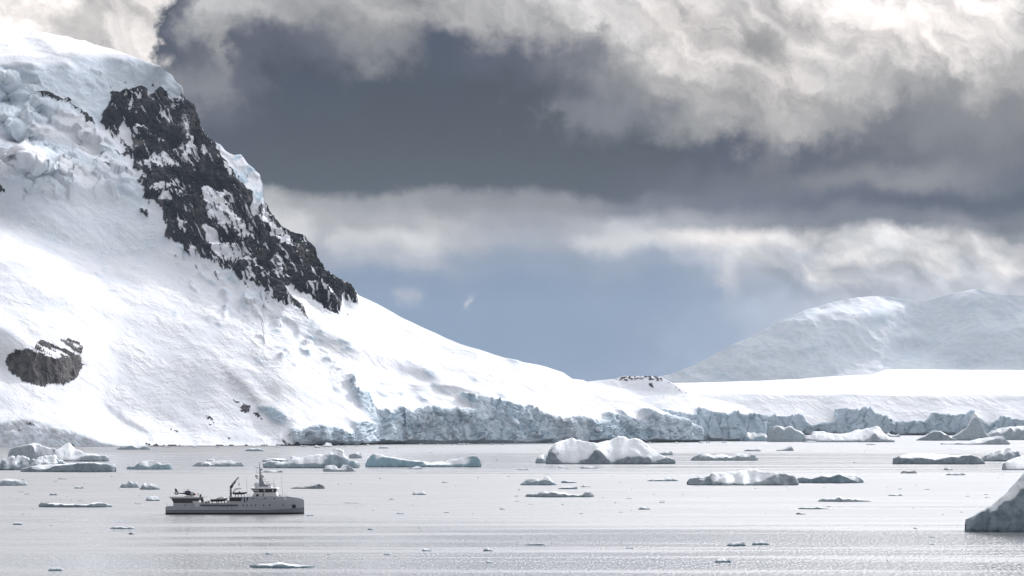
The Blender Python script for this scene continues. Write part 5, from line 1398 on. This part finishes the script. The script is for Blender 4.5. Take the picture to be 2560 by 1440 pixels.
MB().box(.6, 4.4, -1.1, 1.1, 1.0, 1.9, .9, .4).build('cover', C['white'], t3)
mb = MB()
for x in (23.2, 25.5, 28.0, 29.6): mb.box(x, x + .3, -4.2, -1.8, 5.6, 6.6)
for x in (26.0, 29.0): mb.box(x, x + .3, .2, 2.0, 5.6, 7.1)
mb.build('boat_chock', C['steel'], ship)
def crate(loc, dims, label, mat, lid):
    r_ = empty('deck_box', loc, label, 'box')
    a, b, c = dims
    MB().box(0, a, 0, b, 0, c, .03, .03).build('body', mat, r_)
    MB().box(-.04, a + .04, -.04, b + .04, c, c + .12).build('lid', lid, r_)
    MB().box(.1, .2, -.05, .0, 0, c * .9).build('strap', C['dark'], r_)
    return r_
crate((sx + 18.0, sy - 5.2, 5.64), (1.6, 1.4, 1.0), 'tan deck box nearest the helideck on the main deck', C['tan'], C['hull2'])
crate((sx + 19.9, sy - 4.9, 5.64), (1.2, 1.2, .8), 'small grey deck box, second from the helideck', C['steel'], C['tan'])
crate((sx + 21.3, sy - 5.0, 5.64), (1.0, 1.0, 1.1), 'upright tan deck box beside the long dark tender', C['tan'], C['dark'])
crate((sx + 30.9, sy - 4.9, 5.64), (1.2, 1.2, 1.3), 'grey deck box at the foot of the crane', C['hull2'], C['steel'])
wn = empty('deck_winch', (sx + 17.9, sy - 4.8, 6.9), 'black drum winch under the edge of the helideck', 'winch')
MB().disc((.6, .5), .62, -.5, .6, 16).build('drum', C['black'], wn); MB().disc((.6, .5), .82, -.58, -.5, 16).build('flange', C['dark'], wn)
MB().box(.1, 1.1, -.4, .5, -1.26, .1, .2, .1).build('stand', C['steel'], wn)
fm = empty('fire_monitor', (sx + 17.6, sy - 5.0, 8.95), 'black hooded fire monitor at the forward edge of the helideck', 'fire monitor')
MB().box(-.5, .6, -.5, .5, 0, .5, .1, .1).build('base', C['dark'], fm); MB().ball((0.05, 0, .75), .48, 10, 7, 1.2).build('hood', C['black'], fm, True); MB().tube([(0, 0, .9), (.9, 0, 1.2)], .1, 6).build('nozzle', C['steel'], fm)
wk = empty('deck_post', (sx + 16.4, sy - 4.6, 8.95), 'thin red covered post standing in front of the helicopter nose', 'post')
MB().tube([(0, 0, 0), (0, 0, .7)], .06, 6).build('pole', C['steel'], wk); MB().tube([(0, 0, .6), (0, 0, 1.3), (0, 0, 2.1)], .24, 8, .15).build('cover', C['red'], wk)

# --- helicopter on the helideck
he = empty('helicopter', (sx + 4.05, sy - 2.6, 8.95), 'small navy helicopter with a shrouded tail fan parked on the helideck', 'helicopter')
n = 15
def egg(prof, nseg=12):
    v = []; f = []
    for x, zc_, rz_, ry_ in prof:
        v += [(x, ry_ * math.cos(2 * math.pi * k / nseg), zc_ + rz_ * math.sin(2 * math.pi * k / nseg)) for k in range(nseg)]
    m_ = len(prof)
    f = [(i * nseg + k, (i + 1) * nseg + k, (i + 1) * nseg + (k + 1) % nseg, i * nseg + (k + 1) % nseg) for i in range(m_ - 1) for k in range(nseg)]
    f += [tuple(range(nseg)), tuple((m_ - 1) * nseg + k for k in reversed(range(nseg)))]
    return v, f
body = MB().add(*egg([(4.9, 1.62, .34, .32), (5.5, 1.62, .62, .60), (6.2, 1.62, .98, .85), (7.0, 1.60, 1.12, .95), (8.0, 1.55, 1.12, .98), (8.9, 1.45, 1.05, .95), (9.7, 1.32, .86, .82), (10.4, 1.18, .58, .55), (10.9, 1.08, .28, .28), (11.05, 1.05, .06, .06)])).build('fuselage', C['navy'], he, True)
MB().add(*egg([(5.3, 2.35, .20, .35), (5.8, 2.55, .36, .5), (6.8, 2.72, .42, .55), (7.8, 2.66, .36, .5), (8.4, 2.45, .16, .35)])).build('engine_cowling', C['navy'], he, True)
MB().add(*egg([(1.6, 1.72, .20, .16), (3.0, 1.70, .27, .24), (4.4, 1.66, .36, .34), (5.2, 1.62, .46, .44)])).build('tail_boom', C['navy'], he, True)
fin = MB(); rr, ri, ny = .95, .50, 20
for y0, y1 in ((-.14, .14),):
    v = []
    for k in range(ny):
        a = 2 * math.pi * k / ny
        sq = 1.0 + .12 * math.cos(2 * a)
        for r_, y in ((rr * sq, y0), (rr * sq, y1), (ri, y0), (ri, y1)): v.append((1.05 + r_ * math.cos(a), y, 1.75 + r_ * math.sin(a)))
    f = []
    for k in range(ny):
        a, b = k * 4, ((k + 1) % ny) * 4
        f += [(a, b, b + 1, a + 1), (a + 2, a + 3, b + 3, b + 2), (a, a + 2, b + 2, b), (a + 1, b + 1, b + 3, a + 3)]
    fin.add(v, f)
fin_o = fin.build('tail_fan_shroud', C['navy'], he)
MB().side([(.45, 2.45), (.05, 4.05), (1.0, 4.05), (1.75, 2.45)], -.09, .09).build('tail_fin', C['navy'], he)
MB().disc((1.05, 1.75), .17, -.12, .12, 10).build('fan_hub', C['dark'], fin_o)
mb = MB()
for k in range(8):
    a = 2 * math.pi * k / 8
    mb.side([(1.05 + .12 * math.cos(a - .3), 1.75 + .12 * math.sin(a - .3)), (1.05 + .5 * math.cos(a - .06), 1.75 + .5 * math.sin(a - .06)), (1.05 + .5 * math.cos(a + .06), 1.75 + .5 * math.sin(a + .06)), (1.05 + .12 * math.cos(a + .3), 1.75 + .12 * math.sin(a + .3))], -.03, .03)
mb.build('fan_blades', C['steel'], fin_o)
MB().box(3.3, 3.9, -1.1, 1.1, 1.70, 1.76).build('tailplane', C['navy'], he)
MB().tube([(6.95, 0, 3.0), (6.95, 0, 3.75)], .16, 8, .10).build('rotor_mast', C['dark'], he)
hub = MB().disc((6.95, 3.72), .12, -.3, .3, 10, 3.0).build('rotor_hub', C['dark'], he)
for k in range(3):
    a = R(12 + 120 * k)
    c, s_ = math.cos(a), math.sin(a)
    P_ = lambda r_, w: (6.95 + c * r_ - s_ * w, s_ * r_ + c * w, 3.78 - .022 * r_ * r_ * .5)
    v = []
    for r_ in (.3, 1.6, 3.2, 4.9): v += [P_(r_, -.12), P_(r_, .12)]
    v += [(x, y, zz + .035) for x, y, zz in v]
    f = []
    for i in range(3): f += [(2 * i, 2 * i + 1, 2 * i + 3, 2 * i + 2), (8 + 2 * i, 8 + 2 * i + 2, 8 + 2 * i + 3, 8 + 2 * i + 1), (2 * i, 2 * i + 2, 8 + 2 * i + 2, 8 + 2 * i), (2 * i + 1, 8 + 2 * i + 1, 8 + 2 * i + 3, 2 * i + 3)]
    f += [(0, 8, 9, 1), (6, 7, 15, 14)]
    MB().add(v, f).build('rotor_blade', C['dark'], he)
for y in (-1, 1):
    sk = MB().tube([(5.1, y * 1.0, .09), (9.0, y * 1.0, .07), (9.6, y * 1.0, .12), (9.9, y * 1.0, .34)], .07, 6).build('skid', C['dark'], he)
    for x in (6.4, 8.5): MB().tube([(x, y * .45, .75), (x, y * 1.0, .10)], .06, 6).build('skid_leg', C['dark'], sk)
cab = [(8.35, 2.0), (8.95, 2.15), (9.75, 1.72), (9.9, 1.3), (9.2, 1.05), (8.35, 1.1)]
for y in (-1, 1):
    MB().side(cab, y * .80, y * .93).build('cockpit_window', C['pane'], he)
    MB().side([(7.0, 2.05), (8.1, 2.05), (8.1, 1.15), (7.0, 1.15)], y * .9, y * 1.0).build('cabin_window', C['glass'], he)
MB().add(*egg([(9.95, 1.25, .72, .70), (10.3, 1.22, .66, .63), (10.65, 1.16, .50, .48), (10.98, 1.08, .26, .26), (11.12, 1.05, .06, .06)])).build('nose_cover', C['red'], he, True)
MB().tube([(5.2, -.25, 2.5), (4.7, -.3, 2.75)], .17, 8).build('exhaust', C['dark'], he)

# ---------------------------------------------------------------- a bird on the near floe
Yb = sea_dist(1420) + 1.0
bx = (699 - 1280) / F * Yb
zb = H - (1404.4 - YH) / F * (Yb + 1.2)
bd = empty('sea_bird', (bx, Yb + 1.2, zb), 'small black bird standing on the thin wide floe', 'bird')
MB().add(*egg([(-.28, .10, .03, .03), (-.14, .20, .12, .10), (.02, .30, .17, .13), (.14, .42, .13, .10), (.20, .56, .075, .07), (.25, .66, .08, .07), (.33, .66, .05, .045), (.44, .64, .012, .012)], 10)).build('body', C['black'], bd, True)
for y in (-.05, .05): MB().tube([(.04, y, .16), (.05, y, -.12), (.12, y, -.13)], .018, 5).build('leg', C['dark'], bd)
MB().side([(-.28, .16), (.05, .42), (.12, .30), (-.05, .16)], -.14, -.12).build('wing', C['dark'], bd)
berg('growler', 'small dark lump breaking the near water below the ship stern', 'ice chunk', 1336, [(321, 1335), (324, 1333), (327, 1331), (330, 1333), (335, 1335.3)], ratio=.8, grit=1.0, deep=1.0)


# ---------------------------------------------------------------- the air of the bay
HZ = MB().box(-33000, 33000, -8000, 60000, -60, 2900).build('haze', None, None)
set_tags(HZ, kind='stuff')
hm_ = bpy.data.materials.new('haze_air'); hm_.use_nodes = True
hn = hm_.node_tree; hn.nodes.clear()
hv = hn.nodes.new('ShaderNodeVolumePrincipled'); ho = hn.nodes.new('ShaderNodeOutputMaterial')
hv.inputs['Color'].default_value = (0.68, 0.83, 1.0, 1)
hv.inputs['Density'].default_value = HAZE
hv.inputs['Anisotropy'].default_value = 0.0
hn.links.new(hv.outputs[0], ho.inputs['Volume'])
HZ.data.materials.append(hm_)

# ---------------------------------------------------------------- added roll of cloud, unseen above the view, placed to shade the icefall
nu, nv = 64, 24
vv = []
for j in range(nv + 1):
    t_ = math.pi * j / nv
    for i in range(nu):
        a_ = 2 * math.pi * i / nu
        vv.append((math.sin(t_) * math.cos(a_), math.sin(t_) * math.sin(a_), math.cos(t_)))
vv = np.array(vv)
q_ = vv * np.array([640, 140, 75])
q_ = q_ * (1 + .22 * fbm3(q_, 150, 4, .55, 77))[:, None] + np.array([0, 0, 0])
q_[:, 1] += 30 * np.sin(q_[:, 0] / 260.0)
ff = [(j * nu + i, j * nu + (i + 1) % nu, (j + 1) * nu + (i + 1) % nu, (j + 1) * nu + i) for j in range(nv) for i in range(nu)]
shade_cloud = mesh_obj('cloud', q_, ff, None, None, True, (1030, 9050, 3080))
set_tags(shade_cloud, kind='stuff')
cm = bpy.data.materials.new('shade_cloud_mist'); cm.use_nodes = True
cn = cm.node_tree; cn.nodes.clear()
cv = cn.nodes.new('ShaderNodeVolumePrincipled'); co = cn.nodes.new('ShaderNodeOutputMaterial')
cv.inputs['Color'].default_value = (0.97, 0.97, 0.98, 1); cv.inputs['Density'].default_value = 0.016
cn.links.new(cv.outputs[0], co.inputs['Volume'])
shade_cloud.data.materials.append(cm)
